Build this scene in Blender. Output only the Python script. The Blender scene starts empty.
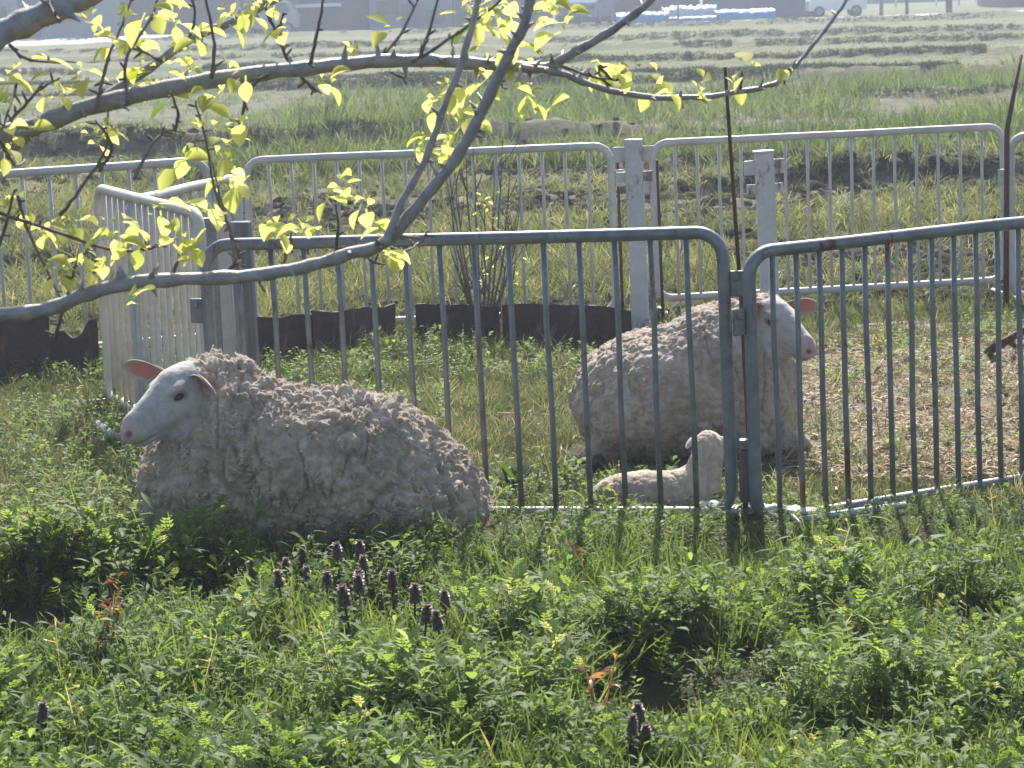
import bpy, math, random
import numpy as np
from mathutils import Vector, Matrix

R = math.radians
random.seed(7)
rng = np.random.default_rng(11)
scene = bpy.context.scene
C = scene.collection

# ------------------------------------------------------------------ camera, world, sun, exposure
CAM_H, FPX, TILT, ROLL = 1.75, 2600.0, math.atan(399 / 2600.0), 0.035
cam_d = bpy.data.cameras.new('camera')
cam = bpy.data.objects.new('camera', cam_d)
C.objects.link(cam)
scene.camera = cam
cam_d.sensor_width = 36.0
cam_d.lens = 36.0 * FPX / 1024.0
cam_d.clip_start = 0.1
cam_d.clip_end = 6000
fwd = Vector((0, math.cos(TILT), -math.sin(TILT)))
r0 = Vector((1, 0, 0))
u0 = Vector((0, math.sin(TILT), math.cos(TILT)))
rgt = math.cos(ROLL) * r0 - math.sin(ROLL) * u0
upv = math.sin(ROLL) * r0 + math.cos(ROLL) * u0
m = Matrix((rgt, upv, -fwd)).transposed().to_4x4()
m.translation = Vector((0, 0, CAM_H))
cam.matrix_world = m
cam_d.dof.use_dof = True
cam_d.dof.focus_distance = 8.4
cam_d.dof.aperture_fstop = 20.0

SUN_EL, SUN_AZ = R(43), R(4)        # azimuth measured from +Y (straight ahead) towards +X
world = bpy.data.worlds.new('World')
scene.world = world
world.use_nodes = True
wn = world.node_tree
sky = wn.nodes.new('ShaderNodeTexSky')
sky.sky_type = 'NISHITA'
sky.sun_disc = False
sky.sun_elevation = SUN_EL
sky.sun_rotation = SUN_AZ
sky.dust_density = 2.0
bg = wn.nodes['Background']
wn.links.new(sky.outputs[0], bg.inputs[0])
bg.inputs[1].default_value = 0.11
sun_d = bpy.data.lights.new('sun', 'SUN')
sun_d.energy = 5.0
sun_d.angle = R(0.5)
sun_d.color = (1.0, 0.96, 0.885)
sun = bpy.data.objects.new('sun', sun_d)
C.objects.link(sun)
sdir = Vector((math.sin(SUN_AZ) * math.cos(SUN_EL), math.cos(SUN_AZ) * math.cos(SUN_EL), math.sin(SUN_EL)))
sun.rotation_euler = sdir.to_track_quat('Z', 'Y').to_euler()
sun.location = (0, 20, 20)
scene.view_settings.view_transform = 'Standard'
scene.view_settings.look = 'None'
scene.view_settings.gamma = 1.0
scene.view_settings.exposure = 1.05
cy = scene.cycles
cy.max_bounces = 7
cy.diffuse_bounces = 3
cy.glossy_bounces = 2
cy.transmission_bounces = 4
cy.volume_bounces = 0
cy.transparent_max_bounces = 6
cy.volume_step_rate = 4
cy.caustics_reflective = False
cy.caustics_refractive = False
cy.sample_clamp_indirect = 4
cy.use_denoising = True


def at(px, py, Y):
    """point in the world at distance Y ahead of the camera, on the line of sight of that picture position"""
    d = fwd * FPX + rgt * (px - 512) + upv * (384 - py)
    return Vector((0, 0, CAM_H)) + d * (Y / d.y)


def gnd(px, py, z=0.0):
    d = fwd * FPX + rgt * (px - 512) + upv * (384 - py)
    return Vector((0, 0, CAM_H)) + d * ((z - CAM_H) / d.z)


# ------------------------------------------------------------------ object helpers
def tag(o, label=None, cat=None, group=None, kind=None):
    if label: o['label'] = label
    if cat: o['category'] = cat
    if group: o['group'] = group
    if kind: o['kind'] = kind
    return o


def thing(name, label, cat, loc=(0, 0, 0), rot=(0, 0, 0), group=None):
    o = bpy.data.objects.new(name, None)
    o.empty_display_size = 0.1
    o.location = loc
    o.rotation_euler = rot
    C.objects.link(o)
    return tag(o, label, cat, group)


def link(name, me, mat, parent=None):
    if mat is not None and not len(me.materials): me.materials.append(mat)
    o = bpy.data.objects.new(name, me)
    C.objects.link(o)
    o.parent = parent
    return o


def np_mesh(name, V, F, smooth=True, attrs=None):
    """F is an (n,3) or (n,4) index array"""
    me = bpy.data.meshes.new(name)
    V = np.asarray(V, dtype=np.float32)
    F = np.asarray(F, dtype=np.int32)
    k = F.shape[1]
    me.vertices.add(len(V)); me.vertices.foreach_set('co', V.ravel())
    me.loops.add(F.size); me.loops.foreach_set('vertex_index', F.ravel())
    me.polygons.add(len(F))
    me.polygons.foreach_set('loop_start', np.arange(0, F.size, k, dtype=np.int32))
    me.polygons.foreach_set('loop_total', np.full(len(F), k, dtype=np.int32))
    me.polygons.foreach_set('use_smooth', np.full(len(F), smooth))
    for n, a in (attrs or {}).items():
        at_ = me.attributes.new(n, 'FLOAT', 'POINT')
        at_.data.foreach_set('value', np.asarray(a, dtype=np.float32))
    me.update(calc_edges=True)
    return me


class MB:
    """collects quads (python side) and links them as one mesh object"""
    def __init__(self): self.V = []; self.F = []; self.T = []

    def tube(self, pts, rads, n=8, closed=False, cap=True):
        pts = [Vector(p) for p in pts]
        N = len(pts)
        if not hasattr(rads, '__len__'): rads = [rads] * N
        t0 = None; nrm = None
        base = len(self.V)
        for i, p in enumerate(pts):
            if closed: t = (pts[(i + 1) % N] - pts[i - 1])
            else: t = pts[min(i + 1, N - 1)] - pts[max(i - 1, 0)]
            t.normalize()
            if nrm is None:
                a = Vector((0, 0, 1)) if abs(t.z) < 0.9 else Vector((0, 1, 0))
                nrm = t.cross(a).normalized()
            else:
                nrm = (nrm - t * nrm.dot(t)).normalized()
            b = t.cross(nrm)
            for k in range(n):
                a = 2 * math.pi * k / n
                self.V.append(p + (nrm * math.cos(a) + b * math.sin(a)) * rads[i])
        for i in range(N if closed else N - 1):
            for k in range(n):
                a = base + i * n + k; b2 = base + i * n + (k + 1) % n
                c = base + ((i + 1) % N) * n + (k + 1) % n; d = base + ((i + 1) % N) * n + k
                self.F.append((a, b2, c, d))
        if cap and not closed:
            for i in (0, N - 1):
                c = len(self.V); self.V.append(pts[i])
                for k in range(0, n, 2):
                    f = (c, base + i * n + (k + 2) % n, base + i * n + (k + 1) % n, base + i * n + k)
                    self.F.append(f if i == 0 else f[::-1])
        return self

    def box(self, c, s, rz=0.0, jit=0.0, taper=1.0):
        base = len(self.V)
        M = Matrix.Rotation(rz, 3, 'Z')
        for sz in (-1, 1):
            for sx, sy in ((-1, -1), (1, -1), (1, 1), (-1, 1)):
                k = taper if sz > 0 else 1.0
                v = Vector((sx * s[0] / 2 * k, sy * s[1] / 2 * k, sz * s[2] / 2))
                v += Vector((random.uniform(-jit, jit), random.uniform(-jit, jit), random.uniform(-jit, jit)))
                self.V.append(M @ v + Vector(c))
        for f in ((0, 3, 2, 1), (4, 5, 6, 7), (0, 1, 5, 4), (1, 2, 6, 5), (2, 3, 7, 6), (3, 0, 4, 7)):
            self.F.append(tuple(base + i for i in f))
        return self

    def grid(self, P):
        """P: rows x cols of points"""
        base = len(self.V); r = len(P); c = len(P[0])
        for row in P: self.V.extend(Vector(p) for p in row)
        for i in range(r - 1):
            for j in range(c - 1):
                a = base + i * c + j
                self.F.append((a, a + 1, a + c + 1, a + c))
        return self

    def lathe(self, prof, c=(0, 0, 0), n=12):
        rows = [[Vector(c) + Vector((r * math.cos(2 * math.pi * k / n), r * math.sin(2 * math.pi * k / n), z)) for k in range(n + 1)] for r, z in prof]
        return self.grid(rows)

    def build(self, name, mat, parent=None, smooth=True, bevel=0.0, attrs=None):
        me = np_mesh(name, np.array([tuple(v) for v in self.V]), np.array(self.F), smooth, attrs)
        o = link(name, me, mat, parent)
        if bevel:
            b = o.modifiers.new('bevel', 'BEVEL'); b.width = bevel; b.segments = 2; b.limit_method = 'ANGLE'
        return o


# ------------------------------------------------------------------ noise in numpy
def _h(ix, iy, iz, s):
    n = (ix.astype(np.int64) * 374761393 + iy.astype(np.int64) * 668265263 + iz.astype(np.int64) * 2147483647 + s * 1274126177) & 0xffffffff
    n = ((n ^ (n >> 13)) * 1274126177) & 0xffffffff
    n = ((n ^ (n >> 16)) * 2246822519) & 0xffffffff
    return ((n ^ (n >> 15)) & 0xffffff) / float(0xffffff)


def vnoise(P, s=0):
    """smooth value noise, -1..1"""
    P = np.asarray(P, dtype=np.float64)
    I = np.floor(P).astype(np.int64); f = P - I
    f = f * f * f * (f * (f * 6 - 15) + 10)
    r = 0
    for dx in (0, 1):
        for dy in (0, 1):
            for dz in (0, 1):
                w = (f[:, 0] if dx else 1 - f[:, 0]) * (f[:, 1] if dy else 1 - f[:, 1]) * (f[:, 2] if dz else 1 - f[:, 2])
                r = r + w * _h(I[:, 0] + dx, I[:, 1] + dy, I[:, 2] + dz, s)
    return r * 2 - 1


def fbm(P, s=0, o=3):
    P = np.asarray(P, dtype=np.float64)
    r = 0; a = 1; t = 0
    for i in range(o):
        r = r + a * vnoise(P * (2 ** i) + 13.7 * i, s + i); t += a; a *= 0.5
    return r / t


def worley(P, s=0):
    P = np.asarray(P, dtype=np.float64)
    I = np.floor(P).astype(np.int64); f = P - I
    F1 = np.full(len(P), 9.0); F2 = np.full(len(P), 9.0)
    for dx in (-1, 0, 1):
        for dy in (-1, 0, 1):
            for dz in (-1, 0, 1):
                a, b, c = I[:, 0] + dx, I[:, 1] + dy, I[:, 2] + dz
                d = np.sqrt((dx + _h(a, b, c, s) - f[:, 0]) ** 2 + (dy + _h(a, b, c, s + 1) - f[:, 1]) ** 2 + (dz + _h(a, b, c, s + 2) - f[:, 2]) ** 2)
                n1 = np.minimum(F1, d)
                F2 = np.minimum(F2, np.maximum(F1, d)); F1 = n1
    return F1, F2


def n2(x, y, sc, s=0, o=3):
    x = np.asarray(x, dtype=float).ravel(); y = np.asarray(y, dtype=float).ravel()
    return fbm(np.stack([x * sc, y * sc, np.full_like(x, 0.37)], 1), s, o)


# ------------------------------------------------------------------ materials
def new_mat(name):
    mt = bpy.data.materials.new(name); mt.use_nodes = True
    nt = mt.node_tree; nt.nodes.clear()
    out = nt.nodes.new('ShaderNodeOutputMaterial')
    return mt, nt, out


def nd(nt, t, **kw):
    n = nt.nodes.new(t)
    for k, v in kw.items():
        if k in n.inputs: n.inputs[k].default_value = v
        else: setattr(n, k, v)
    return n


def noise(nt, scale, detail=4, rough=0.55, vec=None, stretch=None):
    n = nd(nt, 'ShaderNodeTexNoise', Scale=scale, Detail=detail, Roughness=rough)
    tc = nt.nodes.new('ShaderNodeTexCoord')
    src = tc.outputs['Object']
    if stretch:
        mp = nt.nodes.new('ShaderNodeMapping'); mp.inputs['Scale'].default_value = stretch
        nt.links.new(src, mp.inputs[0]); src = mp.outputs[0]
    nt.links.new(src, n.inputs['Vector'])
    return n.outputs['Fac']


def ramp(nt, fac, stops, interp='LINEAR'):
    r = nt.nodes.new('ShaderNodeValToRGB')
    e = r.color_ramp.elements
    r.color_ramp.interpolation = interp
    while len(e) > 1: e.remove(e[-1])
    e[0].position = stops[0][0]; e[0].color = (*stops[0][1], 1) if len(stops[0][1]) == 3 else stops[0][1]
    for p, c in stops[1:]:
        x = e.new(p); x.color = (*c, 1)
    nt.links.new(fac, r.inputs[0])
    return r.outputs[0]


def g(v): return (v, v, v)


def bump(nt, h, strength=0.3, dist=0.01):
    b = nd(nt, 'ShaderNodeBump', Strength=strength, Distance=dist)
    nt.links.new(h, b.inputs['Height'])
    return b.outputs[0]


def mat_simple(name, stops, scale=8, rough=0.7, metal=0.0, bs=0.3, bd=0.004, spec=0.4, stretch=None, coarse=None):
    mt, nt, out = new_mat(name)
    p = nd(nt, 'ShaderNodeBsdfPrincipled', Roughness=rough, Metallic=metal)
    p.inputs['Specular IOR Level'].default_value = spec
    f = noise(nt, scale, 6, 0.62, stretch=stretch)
    nt.links.new(ramp(nt, f, stops), p.inputs['Base Color'])
    f2 = noise(nt, scale * 4, 5, 0.6, stretch=stretch)
    nt.links.new(bump(nt, f2, bs, bd), p.inputs['Normal'])
    rr = ramp(nt, f, [(0.3, g(max(rough - 0.12, 0.05))), (0.7, g(min(rough + 0.12, 1)))])
    nt.links.new(rr, p.inputs['Roughness'])
    nt.links.new(p.outputs[0], out.inputs[0])
    return mt


def mat_leaf(name, stops, trans=0.45, tcol=1.6, rough=0.45, spec=0.35, yellow=(1.13, 1.0, 0.62)):
    """two-sided leaf: colour from the 'tint' attribute, part of the light passes through"""
    mt, nt, out = new_mat(name)
    a = nd(nt, 'ShaderNodeAttribute', attribute_name='tint')
    col = ramp(nt, a.outputs['Fac'], stops)
    p = nd(nt, 'ShaderNodeBsdfPrincipled', Roughness=rough)
    p.inputs['Specular IOR Level'].default_value = spec
    nt.links.new(col, p.inputs['Base Color'])
    t = nt.nodes.new('ShaderNodeBsdfTranslucent')
    mx = nd(nt, 'ShaderNodeMix', data_type='RGBA', blend_type='MULTIPLY')
    mx.inputs[0].default_value = 1.0
    nt.links.new(col, mx.inputs[6])
    mx.inputs[7].default_value = (yellow[0] * tcol, yellow[1] * tcol, yellow[2] * tcol, 1)
    nt.links.new(mx.outputs[2], t.inputs[0])
    ms = nt.nodes.new('ShaderNodeMixShader'); ms.inputs[0].default_value = trans
    nt.links.new(p.outputs[0], ms.inputs[1]); nt.links.new(t.outputs[0], ms.inputs[2])
    nt.links.new(ms.outputs[0], out.inputs[0])
    return mt


GREEN = [(0.0, (0.022, 0.045, 0.010)), (0.3, (0.062, 0.112, 0.026)), (0.6, (0.115, 0.18, 0.045)), (0.9, (0.15, 0.225, 0.075)), (1.0, (0.22, 0.25, 0.12))]
M_weed = mat_leaf('leaf_green', GREEN, 0.47, 2.2, rough=.62, spec=.2, yellow=(1.15, 1.0, .68))
M_grass = mat_leaf('grass_blade', [(0.0, (0.04, 0.07, 0.015)), (0.4, (0.09, 0.15, 0.035)), (0.7, (0.17, 0.22, 0.07)), (0.9, (0.33, 0.31, 0.16)), (1.0, (0.42, 0.36, 0.22))], 0.45, 1.7)
M_turf = mat_leaf('turf_blade', [(0.0, (0.045, 0.06, 0.022)), (0.4, (0.09, 0.12, 0.045)), (0.7, (0.16, 0.175, 0.085)), (0.9, (0.28, 0.255, 0.16)), (1.0, (0.36, 0.31, 0.22))], 0.4, 1.4, yellow=(1.03, 1, .7))
M_field = mat_leaf('field_grass', [(0.0, (0.035, 0.042, 0.03)), (0.3, (0.085, 0.105, 0.045)), (0.6, (0.16, 0.18, 0.07)), (0.85, (0.25, 0.24, 0.12)), (1.0, (0.36, 0.31, 0.20))], 0.42, 1.5, yellow=(1.0, 1, .72))
M_straw = mat_leaf('straw', [(0.0, (0.12, 0.08, 0.045)), (0.4, (0.26, 0.185, 0.105)), (0.75, (0.40, 0.30, 0.20)), (1.0, (0.66, 0.56, 0.42))], 0.2, 1.1, rough=.8, spec=.1, yellow=(1, 1, 1))
M_rusty = mat_leaf('dried_leaf', [(0.0, (0.10, 0.05, 0.025)), (0.6, (0.24, 0.12, 0.06)), (1.0, (0.38, 0.24, 0.13))], 0.4, 1.4, yellow=(1.1, .9, .6))
M_spring = mat_leaf('young_leaf', [(0.0, (0.15, 0.20, 0.06)), (0.3, (0.32, 0.36, 0.10)), (1.0, (0.50, 0.51, 0.18))], 0.62, 1.75, rough=.65, spec=.15, yellow=(1.08, 1.05, 0.85))
M_head = mat_leaf('nettle_head', [(0.0, (0.09, 0.10, 0.055)), (0.6, (0.19, 0.14, 0.12)), (1.0, (0.36, 0.24, 0.26))], 0.4, 1.6, yellow=(1, 1, 1))
M_bark = mat_simple('bark', [(0.3, (0.17, 0.155, 0.155)), (0.7, (0.36, 0.33, 0.33))], 40, 0.5, spec=.8, bs=0.6, bd=0.003)
M_twig = mat_simple('twig_bark', [(0.3, (0.10, 0.08, 0.075)), (0.7, (0.22, 0.18, 0.165))], 60, 0.8)


def mat_metal(name, c1, c2, rust=(0.12, 0.05, 0.025), amount=0.57, metal=0.35, rough=0.45):
    mt, nt, out = new_mat(name)
    p = nd(nt, 'ShaderNodeBsdfPrincipled', Roughness=rough, Metallic=metal)
    f = noise(nt, 14, 6, 0.6)
    base = ramp(nt, f, [(0.3, c1), (0.7, c2)])
    f2 = noise(nt, 9, 8, 0.72, stretch=(1, 1, 0.35))
    rf = ramp(nt, f2, [(amount, g(0)), (amount + 0.07, g(1))])
    mx = nd(nt, 'ShaderNodeMix', data_type='RGBA')
    nt.links.new(rf, mx.inputs[0]); nt.links.new(base, mx.inputs[6]); mx.inputs[7].default_value = (*rust, 1)
    nt.links.new(mx.outputs[2], p.inputs['Base Color'])
    rr = ramp(nt, noise(nt, 35, 5, 0.6), [(0.3, g(rough - 0.1)), (0.75, g(rough + 0.25))])
    nt.links.new(rr, p.inputs['Roughness'])
    nt.links.new(bump(nt, noise(nt, 120, 4, 0.6), 0.25, 0.002), p.inputs['Normal'])
    nt.links.new(p.outputs[0], out.inputs[0])
    return mt


M_galv = mat_metal('galvanised_steel', (0.12, 0.13, 0.14), (0.23, 0.24, 0.25))
M_white = mat_metal('worn_white_paint', (0.38, 0.355, 0.335), (0.54, 0.51, 0.48), amount=0.68, metal=0.0, rough=0.5)
M_cream = mat_metal('old_cream_paint', (0.44, 0.40, 0.33), (0.60, 0.55, 0.46), amount=0.64, metal=0.0, rough=0.55)
M_post = mat_metal('white_post_paint', (0.44, 0.42, 0.41), (0.6, 0.58, 0.57), rust=(0.16, 0.07, 0.045), amount=0.56, metal=0.0, rough=0.55)
M_rust = mat_metal('rusty_sheet', (0.028, 0.020, 0.022), (0.075, 0.045, 0.038), rust=(0.16, 0.08, 0.055), amount=0.6, metal=0.1, rough=0.75)
M_rod = mat_metal('rusty_rod', (0.045, 0.03, 0.028), (0.10, 0.06, 0.045), amount=0.55, metal=0.2, rough=0.7)
M_timber = mat_simple('weathered_timber', [(0.25, (0.075, 0.08, 0.085)), (0.7, (0.19, 0.20, 0.21))], 9, 0.8, stretch=(6, 6, 0.5), bs=0.5)
M_soil = mat_simple('bare_soil', [(0.3, (0.16, 0.12, 0.10)), (0.7, (0.36, 0.28, 0.25))], 12, 0.95, bs=0.8, bd=0.01)
M_plastic = mat_simple('white_plastic', [(0.3, (0.38, 0.37, 0.36)), (0.7, (0.55, 0.54, 0.53))], 10, 0.5)
M_black = mat_simple('dark_horn', [(0.3, (0.012, 0.011, 0.011)), (0.7, (0.03, 0.026, 0.024))], 60, 0.35)


# ------------------------------------------------------------------ terrain
def pen_mask(x, y):
    return (y > 8.6) & (y < 12.9)


RIDGES = [  # distance at x = 0, slant, height, half width, start x, end x
    (29.0, 0.03, 0.26, 0.40, -9, 1.5), (21.3, 0.03, 0.20, 0.30, 1.6, 7), (24.5, 0.02, 0.10, 0.30, -4, 3), (17.2, 0.02, 0.08, 0.22, -6, 2), (36.0, 0.0, 0.12, 0.45, -3, 9), (45.5, -0.40, 0.22, 0.30, -60, 60),
    (58, -0.42, 0.14, 0.30, -60, 60), (69, -0.44, 0.16, 0.35, -60, 60), (79, -0.45, 0.18, 0.4, -80, 80), (99, -0.45, 0.22, 1.2, -80, 80), (51, -0.4, 0.06, 0.25, -80, 80)]
# hollows and hummocks of the weedy bank: x, y, half widths, height
HUMPS = []
for (px_, py_, a_, b_, h_) in ((55, 618, .24, .26, -.08), (5, 622, .16, .26, -.08), (212, 602, .10, .18, -.07), (385, 612, .22, .26, -.07), (655, 708, .13, .26, -.08), (805, 650, .12, .14, -.05), (505, 690, .10, .14, -.05), (900, 548, .26, .14, -.05), (730, 552, .22, .2, -.05), (95, 712, .10, .16, -.05), (850, 745, .12, .16, -.05), (560, 620, .1, .12, -.04), (270, 670, .1, .14, -.05), (960, 640, .12, .14, -.05),
                               (60, 584, .28, .09, .08), (212, 572, .14, .08, .08), (385, 560, .24, .09, .07), (650, 660, .2, .10, .10), (805, 618, .14, .08, .05), (505, 655, .12, .08, .05), (95, 680, .12, .08, .05), (850, 715, .14, .08, .05), (270, 640, .14, .08, .05), (960, 612, .14, .08, .05)):
    q_ = gnd(px_, py_); HUMPS.append((q_.x, q_.y, a_, b_, h_))


def height(x, y):
    x = np.asarray(x, dtype=float).ravel(); y = np.asarray(y, dtype=float).ravel()
    far = np.clip((y - 14) / 4, 0, 1) * (1 - np.clip((y - 98) / 8, 0, 1))
    h = 0.018 * n2(x, y, 1.3, 3) + 0.006 * n2(x, y, 9, 5, 2)
    h = h + far * (0.05 * n2(x, y, 1.1, 8, 4) + 0.03 * n2(x, y, 3.3, 9, 2))
    near = (y > 4) & (y < 9.2)
    for hx, hy, a, b, hh in HUMPS:
        h = h + near * hh * np.exp(-((x - hx) / a) ** 2 - ((y - hy) / b) ** 2)
    h = h + far * (y < 44) * (0.05 * np.abs(n2(x, y, 2.2, 15, 3)) + 0.035 * np.clip(n2(x, y, 5.5, 16, 2), 0, 1))
    for Y0, sl, hh, w, xa, xb in RIDGES:
        lim = 1 / (1 + np.exp(-(x - xa) / .4)) / (1 + np.exp((x - xb) / .4))
        d = (y - (Y0 + sl * x + 0.5 * n2(x, y, 0.12, 21, 2))) / w
        h = h + lim * hh * np.exp(-np.where(d < 0, (d * 1.8) ** 2, (d / 1.6) ** 2)) * (1 + 0.5 * n2(x, y, 0.8, 30 + int(Y0)))
    h = h + near * 0.05 * n2(x, y, 2.0, 77, 2) * np.exp(-((y - 6.6) / 1.2) ** 2)
    return h * np.clip((140 - y) / 30, 0, 1)


rowsY = np.concatenate([np.arange(-8, 4, 0.5), np.arange(4, 15, 0.055), 15 * np.exp(np.linspace(0, math.log(120 / 15), 420)), np.array([125, 135, 150, 180, 230, 300, 450, 700, 1200, 2500, 5000])])
us = np.linspace(-1, 1, 321)
sx = us + 12 * us ** 7
gx = sx[None, :] * (np.clip(rowsY, 4, None)[:, None] * 0.26 + 1.6)
gy = np.repeat(rowsY[:, None], len(us), 1)
gz = height(gx, gy).reshape(gx.shape)
nr, nc = gx.shape
idx = np.arange(nr * nc).reshape(nr, nc)
GF = np.stack([idx[:-1, :-1], idx[:-1, 1:], idx[1:, 1:], idx[1:, :-1]], -1).reshape(-1, 4)


def mat_ground():
    mt, nt, out = new_mat('ground_cover')
    p = nd(nt, 'ShaderNodeBsdfPrincipled', Roughness=0.95)
    p.inputs['Specular IOR Level'].default_value = 0.15
    tc = nt.nodes.new('ShaderNodeTexCoord')
    sep = nt.nodes.new('ShaderNodeSeparateXYZ'); nt.links.new(tc.outputs['Object'], sep.inputs[0])
    near = ramp(nt, noise(nt, 5, 6, 0.65), [(0.3, (0.03, 0.032, 0.015)), (0.6, (0.075, 0.07, 0.035)), (0.8, (0.16, 0.12, 0.08))])
    fieldc = ramp(nt, noise(nt, 2.2, 8, 0.7), [(0.32, (0.04, 0.04, 0.026)), (0.5, (0.095, 0.092, 0.058)), (0.70, (0.17, 0.155, 0.11))])
    farc = ramp(nt, noise(nt, 0.35, 8, 0.7, stretch=(0.4, 1.6, 1)), [(0.3, (0.06, 0.075, 0.04)), (0.5, (0.10, 0.11, 0.058)), (0.7, (0.145, 0.14, 0.085))])

    def step(a, b):
        mr = nd(nt, 'ShaderNodeMapRange'); mr.inputs[1].default_value = a; mr.inputs[2].default_value = b
        nt.links.new(sep.outputs[1], mr.inputs[0]); return mr.outputs[0]
    m1 = nd(nt, 'ShaderNodeMix', data_type='RGBA'); nt.links.new(step(12, 15), m1.inputs[0])
    nt.links.new(near, m1.inputs[6]); nt.links.new(fieldc, m1.inputs[7])
    m2 = nd(nt, 'ShaderNodeMix', data_type='RGBA'); nt.links.new(step(36, 46), m2.inputs[0])
    nt.links.new(m1.outputs[2], m2.inputs[6]); nt.links.new(farc, m2.inputs[7])
    nt.links.new(m2.outputs[2], p.inputs['Base Color'])
    nt.links.new(bump(nt, noise(nt, 14, 8, 0.7), 0.7, 0.03), p.inputs['Normal'])
    nt.links.new(p.outputs[0], out.inputs[0])
    return mt


ground = link('ground', np_mesh('ground', np.stack([gx, gy, gz], -1).reshape(-1, 3), GF), mat_ground())
tag(ground, 'grassy pen and rough farm field stretching to the buildings', 'ground', kind='structure')


def hz(x, y):
    return float(height([x], [y])[0])


# ------------------------------------------------------------------ vegetation scattering
class Tm:
    """leaf and plant template made of quad strips"""
    def __init__(self): self.V = []; self.F = []; self.T = []

    def strip(self, p, d, L, W, prof, droop=0.0, nrm=None, t=0.0, fold=0.0):
        p = Vector(p); d = Vector(d).normalized()
        nrm = Vector(nrm) if nrm is not None else Vector((random.uniform(-1, 1), random.uniform(-1, 1), random.uniform(-.3, 1)))
        side = d.cross(nrm)
        if side.length < 1e-3: side = d.cross(Vector((1, 0.3, 0)))
        side.normalize()
        n = len(prof); base = len(self.V); cols = 3 if fold else 2
        for i, w in enumerate(prof):
            up = side.cross(d).normalized()
            if up.z < 0: up = -up
            if cols == 2:
                self.V += [p - side * W * w / 2, p + side * W * w / 2]
            else:
                self.V += [p - side * W * w / 2 + up * fold * W * w, p.copy(), p + side * W * w / 2 + up * fold * W * w]
            self.T += [t] * cols
            if i < n - 1:
                p = p + d * (L / (n - 1))
                d = (d + Vector((0, 0, -droop / (n - 1)))).normalized()
        for i in range(n - 1):
            for c in range(cols - 1):
                a = base + i * cols + c
                self.F.append((a, a + 1, a + cols + 1, a + cols))

    def arr(self): return np.array([tuple(v) for v in self.V], dtype=np.float32), np.array(self.F, dtype=np.int32), np.array(self.T, dtype=np.float32)


PB = (0.8, 1.0, 0.8, 0.08)
PO = (0.15, 0.75, 1.0, 0.8, 0.08)
PL = (0.5, 1.0, 0.1)


def rdir(elev, az):
    return Vector((math.cos(elev) * math.cos(az), math.cos(elev) * math.sin(az), math.sin(elev)))


def t_blades(n, L, W, spread=0.03, lean=(0.9, 1.5), droop=0.7):
    t = Tm()
    for i in range(n):
        az = random.uniform(0, 6.283)
        t.strip((random.uniform(-spread, spread), random.uniform(-spread, spread), -0.01), rdir(random.uniform(*lean), az), L * random.uniform(0.5, 1.1), W * random.uniform(.7, 1.2), PB, droop * random.uniform(0.2, 1.3), nrm=(random.uniform(-1, 1), random.uniform(-1, 1), 0.2), t=random.uniform(-0.12, 0.12))
    return t.arr()


def t_mugwort(n=9, L=0.05, H=0.10):
    t = Tm()
    t.strip((0, 0, -0.01), (random.uniform(-.15, .15), random.uniform(-.15, .15), 1), H, 0.004, (1, .8, .5), 0, t=-0.05)
    for i in range(n):
        f = i / n
        az = i * 2.4 + random.uniform(-.3, .3)
        el = 0.15 + 0.9 * f + random.uniform(-.2, .2)
        d = rdir(el, az)
        p = Vector((0, 0, H * (0.15 + 0.85 * f)))
        l = L * (1.15 - 0.45 * f)
        tt = 0.15 * f + random.uniform(-0.1, 0.1)
        up = rdir(el + 1.57, az)
        t.strip(p, d, l, l * 0.22, (0.3, 0.9, 0.8, 0.06), 0.3, nrm=up, t=tt)
        sd = d.cross(up).normalized()
        for q, k in ((0.3, 0.42), (0.55, 0.42), (0.78, 0.28)):
            for s in (-1, 1):
                t.strip(p + d * l * q, d * 0.75 + sd * s * 0.75, l * k, l * 0.15, (0.6, 1.0, 0.08), 0.2, nrm=up, t=tt)
    return t.arr()


def t_ovate(n=8, L=0.03, H=0.08, W=0.6, pairs=False):
    t = Tm()
    t.strip((0, 0, -0.01), (random.uniform(-.2, .2), random.uniform(-.2, .2), 1), H, 0.003, (1, .8, .5), 0)
    for i in range(n):
        f = i / n
        az = i * 2.4 + random.uniform(-.4, .4)
        el = random.uniform(-0.1, 0.9)
        l = L * random.uniform(0.6, 1.15)
        t.strip((random.uniform(-.01, .01), random.uniform(-.01, .01), H * (0.2 + 0.8 * f)), rdir(el, az), l, l * W, PO, 0.5, nrm=rdir(el + 1.57, az), t=random.uniform(-.1, .15), fold=0.15)
    return t.arr()


def t_vetch(n=3, L=0.09):
    t = Tm()
    for i in range(n):
        az = random.uniform(0, 6.28); d = rdir(random.uniform(.5, 1.3), az)
        p = Vector((0, 0, 0)); sd = d.cross(Vector((0, 0, 1))).normalized()
        t.strip(p, d, L, 0.0025, (1, 1, .6), 0)
        for q in np.linspace(0.2, 1, 7):
            for s in (-1, 1):
                t.strip(p + d * L * q, d * 0.4 + sd * s, L * 0.19, L * 0.055, (0.5, 1, 0.2), 0.1, nrm=d.cross(sd), t=random.uniform(-.1, .12))
    return t.arr()


def t_seedstem(H=0.18):
    t = Tm()
    d = Vector((random.uniform(-.2, .2), random.uniform(-.2, .2), 1))
    t.strip((0, 0, 0), d, H, 0.0025, (1, .9, .8), 0.1, t=0.2)
    for k in range(6):
        az = random.uniform(0, 6.28)
        q = d.normalized() * H * random.uniform(0.6, 1.0)
        e = rdir(random.uniform(.2, 1.2), az) * 0.02
        t.strip(q, e, 0.022, 0.0018, (1, 1, .8), 0, t=0.2)
        t.strip(q + e, e, 0.008, 0.006, (.5, 1, .3), 0, t=0.5)
    return t.arr()


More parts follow.
